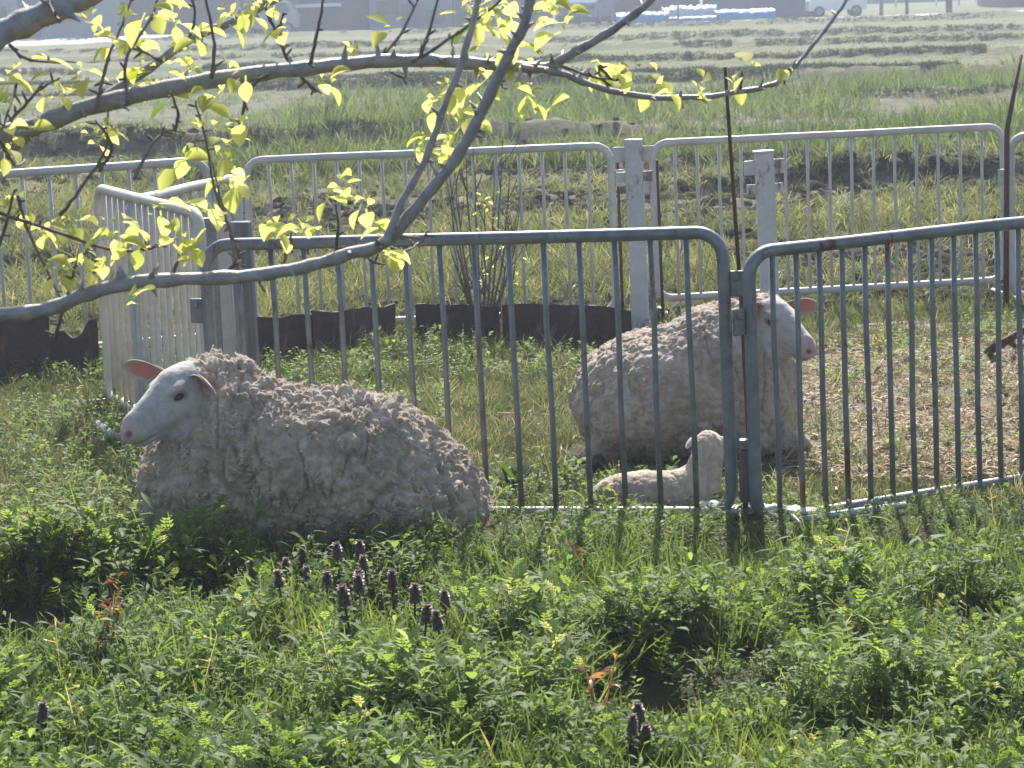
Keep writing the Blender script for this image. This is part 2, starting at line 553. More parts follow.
def scatter(tms, weights, X, Y, scale, tint, lean=0.2, zoff=0.0, yaw=None):
    """every template stamped at its share of the positions -> arrays"""
    n = len(X)
    Z = height(X, Y) + zoff
    pick = rng.choice(len(tms), n, p=np.array(weights) / sum(weights))
    yw = rng.uniform(0, 2 * math.pi, n) if yaw is None else yaw
    Vs, Fs, Ts = [], [], []; off = 0
    for k, (V, F, T) in enumerate(tms):
        s = np.where(pick == k)[0]
        if not len(s): continue
        c, sn = np.cos(yw[s])[:, None], np.sin(yw[s])[:, None]
        sc = scale[s][:, None]
        x = (V[None, :, 0] * c - V[None, :, 1] * sn) * sc
        y = (V[None, :, 0] * sn + V[None, :, 1] * c) * sc
        z = V[None, :, 2] * sc
        lx = rng.normal(0, lean, len(s))[:, None]; ly = rng.normal(0, lean, len(s))[:, None]
        x = x + lx * z; y = y + ly * z
        P = np.stack([x + X[s][:, None], y + Y[s][:, None], z + Z[s][:, None]], -1).reshape(-1, 3)
        Vs.append(P)
        Fs.append((F[None] + (np.arange(len(s)) * len(V))[:, None, None]).reshape(-1, 4) + off)
        Ts.append((T[None, :] + tint[s][:, None]).ravel())
        off += len(P)
    return np.concatenate(Vs), np.concatenate(Fs), np.clip(np.concatenate(Ts), 0, 1)


def stuff(name, arrs, mat, label, cat):
    V = []; F = []; T = []; off = 0
    for v, f, t in arrs:
        V.append(v); F.append(f + off); T.append(t); off += len(v)
    o = link(name, np_mesh(name, np.concatenate(V), np.concatenate(F), True, {'tint': np.concatenate(T)}), mat)
    return tag(o, label, cat, kind='stuff')


#@@SECTION barriers
# ------------------------------------------------------------------ steel barriers
def barrier(P0, P1, H, mat, label, nb=14, z0=0.0, lean=0.0, rt=0.0215, rb=0.0098, zb=0.035, feet=True, lugs=(1, 1), skip=(), pitch=0.0, droop=0.0):
    P0 = Vector((P0[0], P0[1], 0)); P1 = Vector((P1[0], P1[1], 0))
    d = P1 - P0; L = d.length
    rz = math.atan2(d.y, d.x)
    t = thing('barrier', label, 'barrier', (P0.x, P0.y, z0), (pitch, lean, rz), 'steel crowd barriers round the pen')
    r = 0.085
    zt = H - rt
    pts = []
    for cx, cz, a0 in ((L - r, zt - r, 0), (r, zt - r, 90), (r, zb + r, 180), (L - r, zb + r, 270)):
        for k in range(7):
            a = R(a0 + 15 * k)
            pts.append((cx + r * math.cos(a), 0, cz + r * math.sin(a)))
    # extra points so that long runs can be slightly bent
    full = []
    for i, p in enumerate(pts):
        full.append(p); q = pts[(i + 1) % len(pts)]
        dd = (Vector(q) - Vector(p)).length
        if dd > 0.3:
            for s in (0.2, 0.4, 0.6, 0.8):
                b = Vector(p).lerp(Vector(q), s); b.y += random.uniform(-.004, .004); b.z += random.uniform(-.002, .002) - droop * s * (1 - s); full.append(tuple(b))
    MB().tube(full, rt, 12, closed=True).build('frame', mat, t)
    for i in range(nb):
        if i in skip: continue
        x = L * (i + 1) / (nb + 1)
        w = random.uniform(-.003, .003)
        MB().tube([(x, 0, zb), (x + w, random.uniform(-.003, .003), zb + (zt - zb) * 0.35), (x - w, 0, zb + (zt - zb) * .7), (x, 0, zt)], rb, 8).build('bar', mat, t)
    for side, use in zip((0, 1), lugs):
        if not use: continue
        x = -rt - 0.022 if side == 0 else L + rt + 0.022
        b = MB()
        zc = H * (0.80 if side else 0.74)
        b.box((x, 0, zc), (0.045, 0.012, 0.085), jit=0.001)
        b.box((x, 0.0, zc + 0.02), (0.020, 0.03, 0.02))
        b.build('lug', mat, t, False, 0.004)
    if feet:
        for x in (r * 0.35, L - r * .35):
            MB().tube([(x, -0.20, 0.0), (x, -0.12, 0.018), (x, 0.12, 0.018), (x, 0.20, 0.0)], 0.012, 8).build('foot', mat, t)
    return t


LA = barrier(gnd(222, 508), gnd(733, 518), 0.945, M_galv, 'grey galvanised barrier right behind the sheep lying outside the pen', lean=-0.016, zb=0.0, z0=-.012, feet=False)
pB = gnd(757, 522); pBd = gnd(1024, 482)
dB = (pBd - pB).normalized()
barrier(pB, pB + dB * 1.72, 0.925, M_galv, 'grey galvanised barrier at right in front of the straw litter', lean=-0.014, nb=18, rb=.0095, z0=-0.025, zb=0.02, feet=False)
C0 = at(247, 158, 13.3); C1 = at(612, 142, 13.2)
barrier(C0, C1, 0.93, M_white, 'worn white barrier behind the leafless shrub', rb=.0085, rt=.0195, nb=15, zb=.06, lean=-0.01)
D0 = at(653, 140, 13.65); D1 = at(1004, 128, 13.85)
barrier(D0, D1, 0.925, M_white, 'worn white barrier behind the head of the sheep inside the pen', rb=.0085, rt=.0195, nb=15, zb=.085, lean=-0.006)
E0 = at(1011, 141, 13.6)
barrier(E0, (E0.x + 1.84, 13.4), 0.90, M_white, 'white barrier cut off by the right edge of the photo', lean=-0.004)
F1 = at(208, 160, 13.0); F0 = (F1.x - 1.85, 12.3)
barrier(F0, F1, 0.94, M_white, 'white barrier at the left edge of the photo behind the cream one', lean=-0.01)
G0 = at(97, 178, 11.25); G1 = at(199, 206, 9.72)
barrier(G0, G1, 0.965, M_cream, 'cream barrier seen almost end on behind the near sheep head', lean=0.0, rt=0.0215, rb=0.012, nb=15, lugs=(1, 0))
H0 = at(128, 193, 10.7); H1 = at(236, 175, 11.9)
barrier(H0, H1, 0.945, M_white, 'short run of white barrier crossing behind the cream barrier', nb=10, lean=0.0, lugs=(0, 0))


# ------------------------------------------------------------------ posts and rods
def post(px, pyb, w, dpt, h, mat, name, label, lean=0.0, arms=False, Y=None, cap=False, group=None, pitch=0.0):
    p = gnd(px, pyb) if Y is None else at(px, 300, Y)
    t = thing(name, label, 'post', (p.x, p.y, hz(p.x, p.y)), (pitch, lean, R(random.uniform(-6, 6))), group)
    b = MB()
    n = 7
    for i in range(n):
        pass
    b.box((0, 0, h / 2 - 0.05), (w, dpt, h + 0.1), jit=w * 0.03)
    b.build('shaft', mat, t, False, 0.005)
    if cap:
        MB().box((0, 0, h + 0.004), (w * 1.15, dpt * 1.15, 0.012)).build('cap', mat, t, False, 0.003)
    if arms:
        for s in (-1, 1):
            MB().box((s * (w / 2 + 0.028), 0, h - 0.075), (0.062, 0.016, 0.075), jit=.002).build('bracket', mat, t, False, 0.004)
            MB().box((s * (w / 2 + 0.024), 0, h - 0.185), (0.05, 0.014, 0.05), jit=.002).build('bracket', mat, t, False, 0.004)
    return t


post(641, 337, 0.085, 0.075, 0.985, M_post, 'fence_post', 'white rust streaked post between the two white barriers', -0.012, arms=True)
post(771, 321, 0.090, 0.075, 0.86, M_post, 'fence_post', 'shorter white post with flat cap above the head of the sheep inside the pen', -0.025, arms=True, cap=True)
post(246, 384, 0.085, 0.07, 0.80, M_timber, 'timber_post', 'widest weathered grey timber post left of the near barrier', -0.01, Y=11.0)
post(227, 384, 0.045, 0.05, 0.80, M_white, 'metal_post', 'narrow pale post beside the weathered timber post', -0.005, Y=10.9)
post(213, 384, 0.065, 0.05, 0.84, M_galv, 'metal_post', 'grey steel post between the cream barrier and the narrow pale post', -0.005, Y=10.7)


def rod(pts, rad, name, label, cat, mat=M_rod, group=None):
    o = MB().tube(pts, rad, 8).build(name, mat)
    return tag(o, label, cat, group)


rod([at(752, 500, 8.62), at(741, 300, 8.62), at(732, 170, 8.60), at(725, 67, 8.58)], [0.007, 0.007, .0065, .006], 'steel_rod', 'tall thin dark rod standing in the gap between the two near barriers', 'rod')
rod([at(1006, 330, 13.3), at(1007, 130, 13.4), at(1021, 55, 13.5)], [0.016, 0.014, .010], 'wooden_stake', 'dark leaning stake sticking up at the right edge behind the white barriers', 'stake')
for i, (px, y0, y1, dx) in enumerate(((617, 150, 320, 6), (657, 160, 318, 6), (630, 158, 300, 4))):
    rod([at(px + dx, y1, 13.35), at(px, y0, 13.3)], 0.008, 'iron_bar', ('rusty bar left of the rust streaked white post', 'rusty bar right of the rust streaked white post', 'rusty bar touching the rust streaked white post')[i], 'rod')
# hinge between the two near barriers
t = thing('gate_hinge', 'brownish hinge block low on the edge of the right near barrier', 'hinge', tuple(gnd(747, 519)))
zc = hz(t.location.x, t.location.y)
t.location.z = zc
MB().box((0, -0.01, 0.15), (0.045, 0.035, 0.17), jit=.002).build('block', mat_metal('brown_hinge_paint', (0.11, 0.075, 0.075), (0.19, 0.13, 0.125), amount=0.6), t, False, 0.008)
MB().box((0.004, -0.012, 0.255), (0.05, 0.04, 0.035), jit=.002).build('cap', M_galv, t, False, 0.005)
MB().tube([(-0.005, 0, 0.07), (0, 0, -0.03)], 0.01).build('pin', M_rod, t)


# ------------------------------------------------------------------ low rusty sheets along the far side of the pen
def sheet(px0, py0, px1, py1, h0, h1, label, Y0=None, Y1=None, wav=0.0, notch=None, mat=M_rust, bend=0.0):
    a = gnd(px0, py0); b = gnd(px1, py1)
    d = (b - a); L = d.length; d.normalize(); nrm = Vector((-d.y, d.x, 0))
    t = thing('edging_sheet', label, 'sheet', (a.x, a.y, hz(a.x, a.y)), (0, 0, math.atan2(d.y, d.x)), 'rusty sheets edging the pen')
    n = max(6, int(L / 0.05)); m_ = MB()
    for s in (0, 1):
        rows = []
        for j in range(4):
            row = []
            for i in range(n + 1):
                u = i / n; v = j / 3
                top = .045 + (h0 + (h1 - h0) * u) + bend * math.sin(u * math.pi) + 0.005 * math.sin(u * 11 + px0) + .006 * (math.sin(u * 5.3 + px0) > .3) + random.uniform(-.003, .003)
                if notch and notch[0] < u < notch[1]: top -= notch[2]
                row.append((u * L, s * 0.006 + wav * math.sin(u * L * 60) + 0.01 * math.sin(u * 9 + v), -0.05 + (top + 0.05) * v))
            rows.append(row if s else row[::-1])
        m_.grid(rows)
        if s == 0: first = rows
        else:
            m_.grid([first[3][::-1], rows[3]])
    m_.build('panel', mat, t)
    return t


sheet(-60, 395, 52, 377, 0.30, 0.28, 'large flat dark sheet at the left edge of the pen')
sheet(50, 374, 100, 372, 0.13, 0.22, 'dark crumpled sheet with stepped top left of the cream barrier', notch=(0.35, 0.7, 0.05), wav=0.006)
sheet(252, 366, 325, 357, 0.17, 0.17, 'rusty sheet directly right of the timber post')
sheet(316, 360, 396, 338, 0.19, 0.13, 'rusty sheet with a raised end in the middle left of the pen edge')
sheet(416, 341, 500, 343, 0.125, 0.13, 'rusty sheet left of the foot of the leafless shrub', bend=0.01)
sheet(503, 348, 632, 347, 0.155, 0.135, 'rusty sheet between the leafless shrub and the white post', bend=0.015)


#@@SECTION misc objects
# concrete strip, pale path beyond the right part of the pen
def flat(name, pts, z, mat, label, cat=None, th=0.03, kind=None, nx=12, ny=6):
    a, b, c, d = [np.array((p[0], p[1])) for p in pts]
    V_, U_ = np.meshgrid(np.linspace(0, 1, ny + 1), np.linspace(0, 1, nx + 1), indexing='ij')
    u, v = U_[..., None], V_[..., None]
    P = (a * (1 - u) + b * u) * (1 - v) + (d * (1 - u) + c * u) * v + rng.uniform(-.01, .01, U_.shape + (2,))
    k = np.minimum(1, np.minimum(np.minimum(U_, 1 - U_) * nx / 2, np.minimum(V_, 1 - V_) * ny / 2))
    Z = height(P[..., 0], P[..., 1]).reshape(U_.shape) + z - 0.03 + (0.03 + th) * k + rng.uniform(-.004, .004, U_.shape)
    rows = [[(P[j, i, 0], P[j, i, 1], Z[j, i]) for i in range(nx + 1)] for j in range(ny + 1)]
    o = MB().grid(rows).build(name, mat)
    return tag(o, label, cat, kind=kind)


flat('dirt_path', [gnd(840, 334), gnd(1200, 328), gnd(1200, 318), gnd(840, 322)], 0.0, M_soil, 'pale dirt path beyond the straw litter', kind='structure', th=0.012, nx=40)
flat('bare_soil_patch', [gnd(-60, 550), gnd(70, 540), gnd(90, 505), gnd(-60, 498)], 0.0, mat_simple('pale_pink_soil', [(.3, (.24, .18, .165)), (.7, (.46, .38, .36))], 14, .95, bs=.8, bd=.01), 'bare pinkish soil patch at the left edge', kind='structure', th=0.02, nx=30)
flat('litter_ground', [(1.0, 9.0), (4.2, 9.2), (4.2, 12.2), (1.25, 12.0)], 0.0, mat_simple('brown_litter_soil', [(.3, (.05, .038, .025)), (.7, (.17, .125, .08))], 9, .95, bs=.8, bd=.01), 'brown trodden soil under the straw litter', kind='structure', th=.008, nx=90, ny=90)
# crumpled white sheeting at the hinge
def crumple(px0, px1, py, w, label, h=0.03, name='plastic_sheet'):
    a = gnd(px0, py); b = gnd(px1, py - 2)
    rows = []
    for j in range(9):
        row = []
        for i in range(31):
            u, v = i / 30, j / 8
            p = a.lerp(b, u)
            q = np.array([[u * 5 + px0, v * 2.0, 0.3]])
            zz = h * (0.5 + 0.9 * float(fbm(q * 1.6, 4)[0])) * math.sin(v * math.pi) ** 0.5 * (1 - u ** 4 * .5)
            row.append((p.x, p.y - w / 2 + w * v * (1 - 0.5 * u) + 0.02 * float(vnoise(q * 2)[0]), hz(p.x, p.y) + 0.015 + max(zz, 0) + 0.008))
        rows.append(row)
    o = MB().grid(rows).build(name, M_plastic)
    s = o.modifiers.new('s', 'SOLIDIFY'); s.thickness = 0.004
    return tag(o, label, 'plastic')


crumple(700, 815, 516, 0.13, 'crumpled white sheet lying under the meeting point of the near barriers', h=0.04)
rod([gnd(800, 520, 0.02), gnd(860, 511, 0.025), gnd(905, 505, .02)], 0.012, 'plastic_pipe', 'thin pale pipe lying beside the crumpled white sheet', 'pipe', M_plastic)
rod([gnd(792, 514, 0.05), gnd(803, 526, 0.03)], 0.004, 'plastic_stick', 'short white stick resting on the crumpled sheet', 'stick', M_plastic)
# foot lying by the cream barrier
pf = gnd(100, 432)
rod([gnd(96, 424, 0.02), gnd(112, 436, 0.03), gnd(131, 440, 0.04), gnd(140, 431, 0.05)], [0.02, 0.022, 0.02, 0.012], 'scrap_tube', 'short greyish tube on the grass in front of the near sheep nose', 'tube', M_galv)
tagged = gnd(1010, 350)
tr = MB()
tr.tube([gnd(985, 352, 0.0), gnd(994, 348, 0.07), gnd(1008, 340, 0.10), gnd(1024, 330, 0.16), gnd(1045, 318, .2)], [0.02, 0.022, 0.018, .014, .008], 8)
tr.tube([gnd(1008, 340, 0.10), gnd(1015, 346, 0.05), gnd(1026, 343, 0.0)], [0.014, 0.012, .01], 8)
tag(tr.build('fallen_branch', M_rod), 'dark crooked branch lying on the pale path at the right', 'branch')


# ------------------------------------------------------------------ sheep
def ell(P, c, r, A=None):
    q = P - np.array(c, dtype=np.float32)
    if A is not None: q = q @ A.astype(np.float32)
    r = np.array(r, dtype=np.float32)
    k0 = np.sqrt(((q / r) ** 2).sum(-1)); k1 = np.sqrt(((q / r ** 2) ** 2).sum(-1)) + 1e-6
    return k0 * (k0 - 1) / k1


def cone(P, a, b, ra, rb):
    a = np.array(a, dtype=np.float32); b = np.array(b, dtype=np.float32)
    ba = b - a
    t_ = np.clip(((P - a) @ ba) / (ba @ ba), 0, 1)
    return np.sqrt(((P - a - t_[:, None] * ba) ** 2).sum(-1)) - (ra + (rb - ra) * t_)


def smin(a, b, k):
    h = np.clip(0.5 + 0.5 * (b - a) / k, 0, 1)
    return b + (a - b) * h - k * h * (1 - h)


def surface_nets(fn, lo, hi, step):
    lo = np.array(lo, float); n = np.ceil((np.array(hi) - lo) / step).astype(int) + 1
    ax = [lo[i] + step * np.arange(n[i]) for i in range(3)]
    val = np.empty(n, dtype=np.float32)
    yy, zz = np.meshgrid(ax[1], ax[2], indexing='ij')
    ch = 12
    for i in range(0, n[0], ch):
        xs = ax[0][i:i + ch]
        P = np.empty((len(xs), n[1], n[2], 3), dtype=np.float32)
        P[..., 0] = xs[:, None, None]; P[..., 1] = yy; P[..., 2] = zz
        val[i:i + ch] = fn(P.reshape(-1, 3)).reshape(len(xs), n[1], n[2])
    s = val < 0
    cx = s[:-1, :-1, :-1].astype(np.int8)
    cnt = sum(s[a:n[0] - 1 + a, b:n[1] - 1 + b, c:n[2] - 1 + c].astype(np.int8) for a in (0, 1) for b in (0, 1) for c in (0, 1))
    act = (cnt > 0) & (cnt < 8)
    ids = -np.ones(act.shape, dtype=np.int64)
    I = np.argwhere(act); ids[act] = np.arange(len(I))
    acc = np.zeros((len(I), 3)); w = np.zeros(len(I))
    corners = [(a, b, c) for a in (0, 1) for b in (0, 1) for c in (0, 1)]
    for p in corners:
        for ax_ in range(3):
            if p[ax_]: continue
            q = list(p); q[ax_] = 1
            va = val[I[:, 0] + p[0], I[:, 1] + p[1], I[:, 2] + p[2]]
            vb = val[I[:, 0] + q[0], I[:, 1] + q[1], I[:, 2] + q[2]]
            cr = (va < 0) != (vb < 0)
            tt = np.where(cr, va / np.where(cr, va - vb, 1), 0)
            pos = np.array(p, float)[None] + np.zeros((len(I), 3)); pos[:, ax_] += tt
            acc += pos * cr[:, None]; w += cr
    V = lo + step * (I + acc / w[:, None])
    F = []
    for ax_ in range(3):
        b, c = [(1, 2), (2, 0), (0, 1)][ax_]
        sl0 = [slice(None)] * 3; sl1 = [slice(None)] * 3
        sl0[ax_] = slice(0, -1); sl1[ax_] = slice(1, None)
        ch_ = s[tuple(sl0)] != s[tuple(sl1)]
        E = np.argwhere(ch_)
        E = E[(E[:, b] > 0) & (E[:, c] > 0) & (E[:, b] < n[b] - 1) & (E[:, c] < n[c] - 1)]
        ins = s[E[:, 0], E[:, 1], E[:, 2]]
        def cell(db, dc):
            e = E.copy(); e[:, b] -= db; e[:, c] -= dc
            return ids[e[:, 0], e[:, 1], e[:, 2]]
        q = np.stack([cell(1, 1), cell(0, 1), cell(0, 0), cell(1, 0)], 1)
        q[~ins] = q[~ins][:, ::-1]
        F.append(q)
    return V, np.concatenate(F)


def v_normals(V, F):
    a = V[F[:, 2]] - V[F[:, 0]]; b = V[F[:, 3]] - V[F[:, 1]]
    fn_ = np.cross(a, b); N = np.zeros_like(V)
    for k in range(4): np.add.at(N, F[:, k], fn_)
    return N / (np.linalg.norm(N, axis=1)[:, None] + 1e-12)


def head_frame(F):
    F = Vector(F).normalized(); U = (Vector((0, 0, 1)) - F * F.z).normalized(); S = F.cross(U)
    if S.y < 0: S = -S          # S points to the far side
    return np.array([tuple(F), tuple(S), tuple(U)])


def mat_fleece(pale=1.0):
    mt, nt, out = new_mat('fleece')
    p = nd(nt, 'ShaderNodeBsdfPrincipled', Roughness=0.9)
    p.inputs['Specular IOR Level'].default_value = 0.15
    p.inputs['Sheen Weight'].default_value = 0.3
    p.inputs['Sheen Roughness'].default_value = 0.5
    wool = ramp(nt, noise(nt, 26, 6, 0.65), [(0.25, (0.30, 0.235, 0.175)), (0.5, (0.47, 0.395, 0.315)), (0.75, (0.64, 0.56, 0.46))])
    dirt = ramp(nt, noise(nt, 5, 5, 0.6), [(0.35, (0.60, 0.55, 0.48)), (0.62, (.95, .94, .92))])
    mw = nd(nt, 'ShaderNodeMix', data_type='RGBA', blend_type='MULTIPLY'); mw.inputs[0].default_value = 1
    pl = nd(nt, 'ShaderNodeMix', data_type='RGBA', blend_type='MULTIPLY'); pl.inputs[0].default_value = 1; pl.inputs[7].default_value = (pale, pale, pale, 1)
    nt.links.new(wool, pl.inputs[6]); wool = pl.outputs[2]
    nt.links.new(wool, mw.inputs[6]); nt.links.new(dirt, mw.inputs[7])
    face = ramp(nt, noise(nt, 30, 4, 0.6), [(0.3, (0.34, 0.30, 0.275)), (0.7, (0.50, 0.45, 0.42))])
    a = nd(nt, 'ShaderNodeAttribute', attribute_name='bald')
    pk = nd(nt, 'ShaderNodeAttribute', attribute_name='pink')
    dk = nd(nt, 'ShaderNodeAttribute', attribute_name='dark')
    m1 = nd(nt, 'ShaderNodeMix', data_type='RGBA'); nt.links.new(a.outputs['Fac'], m1.inputs[0]); nt.links.new(mw.outputs[2], m1.inputs[6]); nt.links.new(face, m1.inputs[7])
    m2 = nd(nt, 'ShaderNodeMix', data_type='RGBA'); nt.links.new(pk.outputs['Fac'], m2.inputs[0]); nt.links.new(m1.outputs[2], m2.inputs[6]); m2.inputs[7].default_value = (0.72, 0.30, 0.27, 1)
    m3 = nd(nt, 'ShaderNodeMix', data_type='RGBA'); nt.links.new(dk.outputs['Fac'], m3.inputs[0]); nt.links.new(m2.outputs[2], m3.inputs[6]); m3.inputs[7].default_value = (0.05, 0.035, 0.035, 1)
    nt.links.new(m3.outputs[2], p.inputs['Base Color'])
    bh = noise(nt, 130, 6, 0.7)
    b = nd(nt, 'ShaderNodeBump', Distance=0.006)
    st = ramp(nt, a.outputs['Fac'], [(0, g(0.8)), (1, g(0.35))])
    nt.links.new(st, b.inputs['Strength']); nt.links.new(bh, b.inputs['Height'])
    nt.links.new(b.outputs[0], p.inputs['Normal'])
    # the thin ears let the sun through
    tr_ = nt.nodes.new('ShaderNodeBsdfTranslucent'); tr_.inputs[0].default_value = (0.95, 0.35, 0.28, 1)
    ms = nt.nodes.new('ShaderNodeMixShader')
    mm = nd(nt, 'ShaderNodeMath', operation='MULTIPLY'); nt.links.new(pk.outputs['Fac'], mm.inputs[0]); mm.inputs[1].default_value = 0.4
    nt.links.new(mm.outputs[0], ms.inputs[0])
    nt.links.new(p.outputs[0], ms.inputs[1]); nt.links.new(tr_.outputs[0], ms.inputs[2])
    nt.links.new(ms.outputs[0], out.inputs[0])
    return mt


def mat_wool_fibre():
    mt, nt, out = new_mat('wool_fibre')
    p = nd(nt, 'ShaderNodeBsdfPrincipled', Roughness=0.85)
    p.inputs['Specular IOR Level'].default_value = 0.15
    c = ramp(nt, noise(nt, 26, 5, 0.65), [(0.25, (0.34, 0.28, 0.22)), (0.5, (0.52, 0.45, 0.375)), (0.75, (0.70, 0.63, 0.54))])
    nt.links.new(c, p.inputs['Base Color'])
    t = nt.nodes.new('ShaderNodeBsdfTranslucent'); nt.links.new(c, t.inputs[0])
    ms = nt.nodes.new('ShaderNodeMixShader'); ms.inputs[0].default_value = 0.3
    nt.links.new(p.outputs[0], ms.inputs[1]); nt.links.new(t.outputs[0], ms.inputs[2])
    nt.links.new(ms.outputs[0], out.inputs[0])
    return mt


M_fleece = mat_fleece()
M_lambwool = mat_fleece(1.3)
M_fibre = mat_wool_fibre()
M_lambfibre = M_fibre
mt, nt, out = new_mat('eye_gloss')
p = nd(nt, 'ShaderNodeBsdfPrincipled', Roughness=0.12); p.inputs['Base Color'].default_value = (0.03, 0.018, 0.01, 1)
nt.links.new(p.outputs[0], out.inputs[0]); M_eye = mt


def ear_mesh(root, d, cupdir, L, W, bend=0.3, th=0.005):
    """a cupped leaf-shaped ear with an inner and an outer skin"""
    d = Vector(d).normalized(); cup = Vector(cupdir); cup = (cup - d * cup.dot(d)).normalized(); side = d.cross(cup)
    rows_o, rows_i = [], []
    n, mcols = 13, 11
    for i in range(n):
        u = i / (n - 1)
        w = W / 2 * (0.50 + 0.62 * math.sin(min(1, u * 1.05) * math.pi * 0.62)) * math.sqrt(max(0.0, 1 - u ** 4)) + 1e-4
        c = Vector(root) + d * L * u - Vector((0, 0, 1)) * bend * L * u * u + cup * 0.0
        ro, ri = [], []
        for j in range(mcols):
            v = (j / (mcols - 1) - 0.5) * 2
            curl = 1.15 - 0.55 * u
            a = v * curl
            q = c + side * w * math.sin(a) / math.sin(curl) - cup * w * (math.cos(a) - math.cos(curl)) * 0.9
            ro.append(q - cup * th / 2); ri.append(q + cup * th / 2)
        rows_o.append(ro); rows_i.append(ri)
    b = MB(); b.grid(rows_o); no = len(b.V)
    b.grid([r[::-1] for r in rows_i])
    pink = [0.0] * no
    for i in range(n):
        for j in range(mcols):
            v = abs((j / (mcols - 1) - 0.5) * 2); u = i / (n - 1)
            pink.append(0.95 * max(0, min(1, (0.86 - v) / 0.25)) * max(0, min(1, (0.95 - u) / 0.15)))
    # rim
    for i in range(n - 1):
        for j, jj in ((0, mcols - 1), (mcols - 1, 0)):
            a = i * mcols + j; c = (i + 1) * mcols + j; d2 = no + (i + 1) * mcols + jj; e = no + i * mcols + jj
            b.F.append((a, c, d2, e) if j else (a, e, d2, c))
    for j in range(mcols - 1):
        a = (n - 1) * mcols + j; c = a + 1
        d2 = no + (n - 1) * mcols + (mcols - 1 - (j + 1)); e = no + (n - 1) * mcols + (mcols - 1 - j)
        b.F.append((a, c, d2, e))
    return np.array([tuple(v) for v in b.V]), np.array(b.F), np.array(pink)


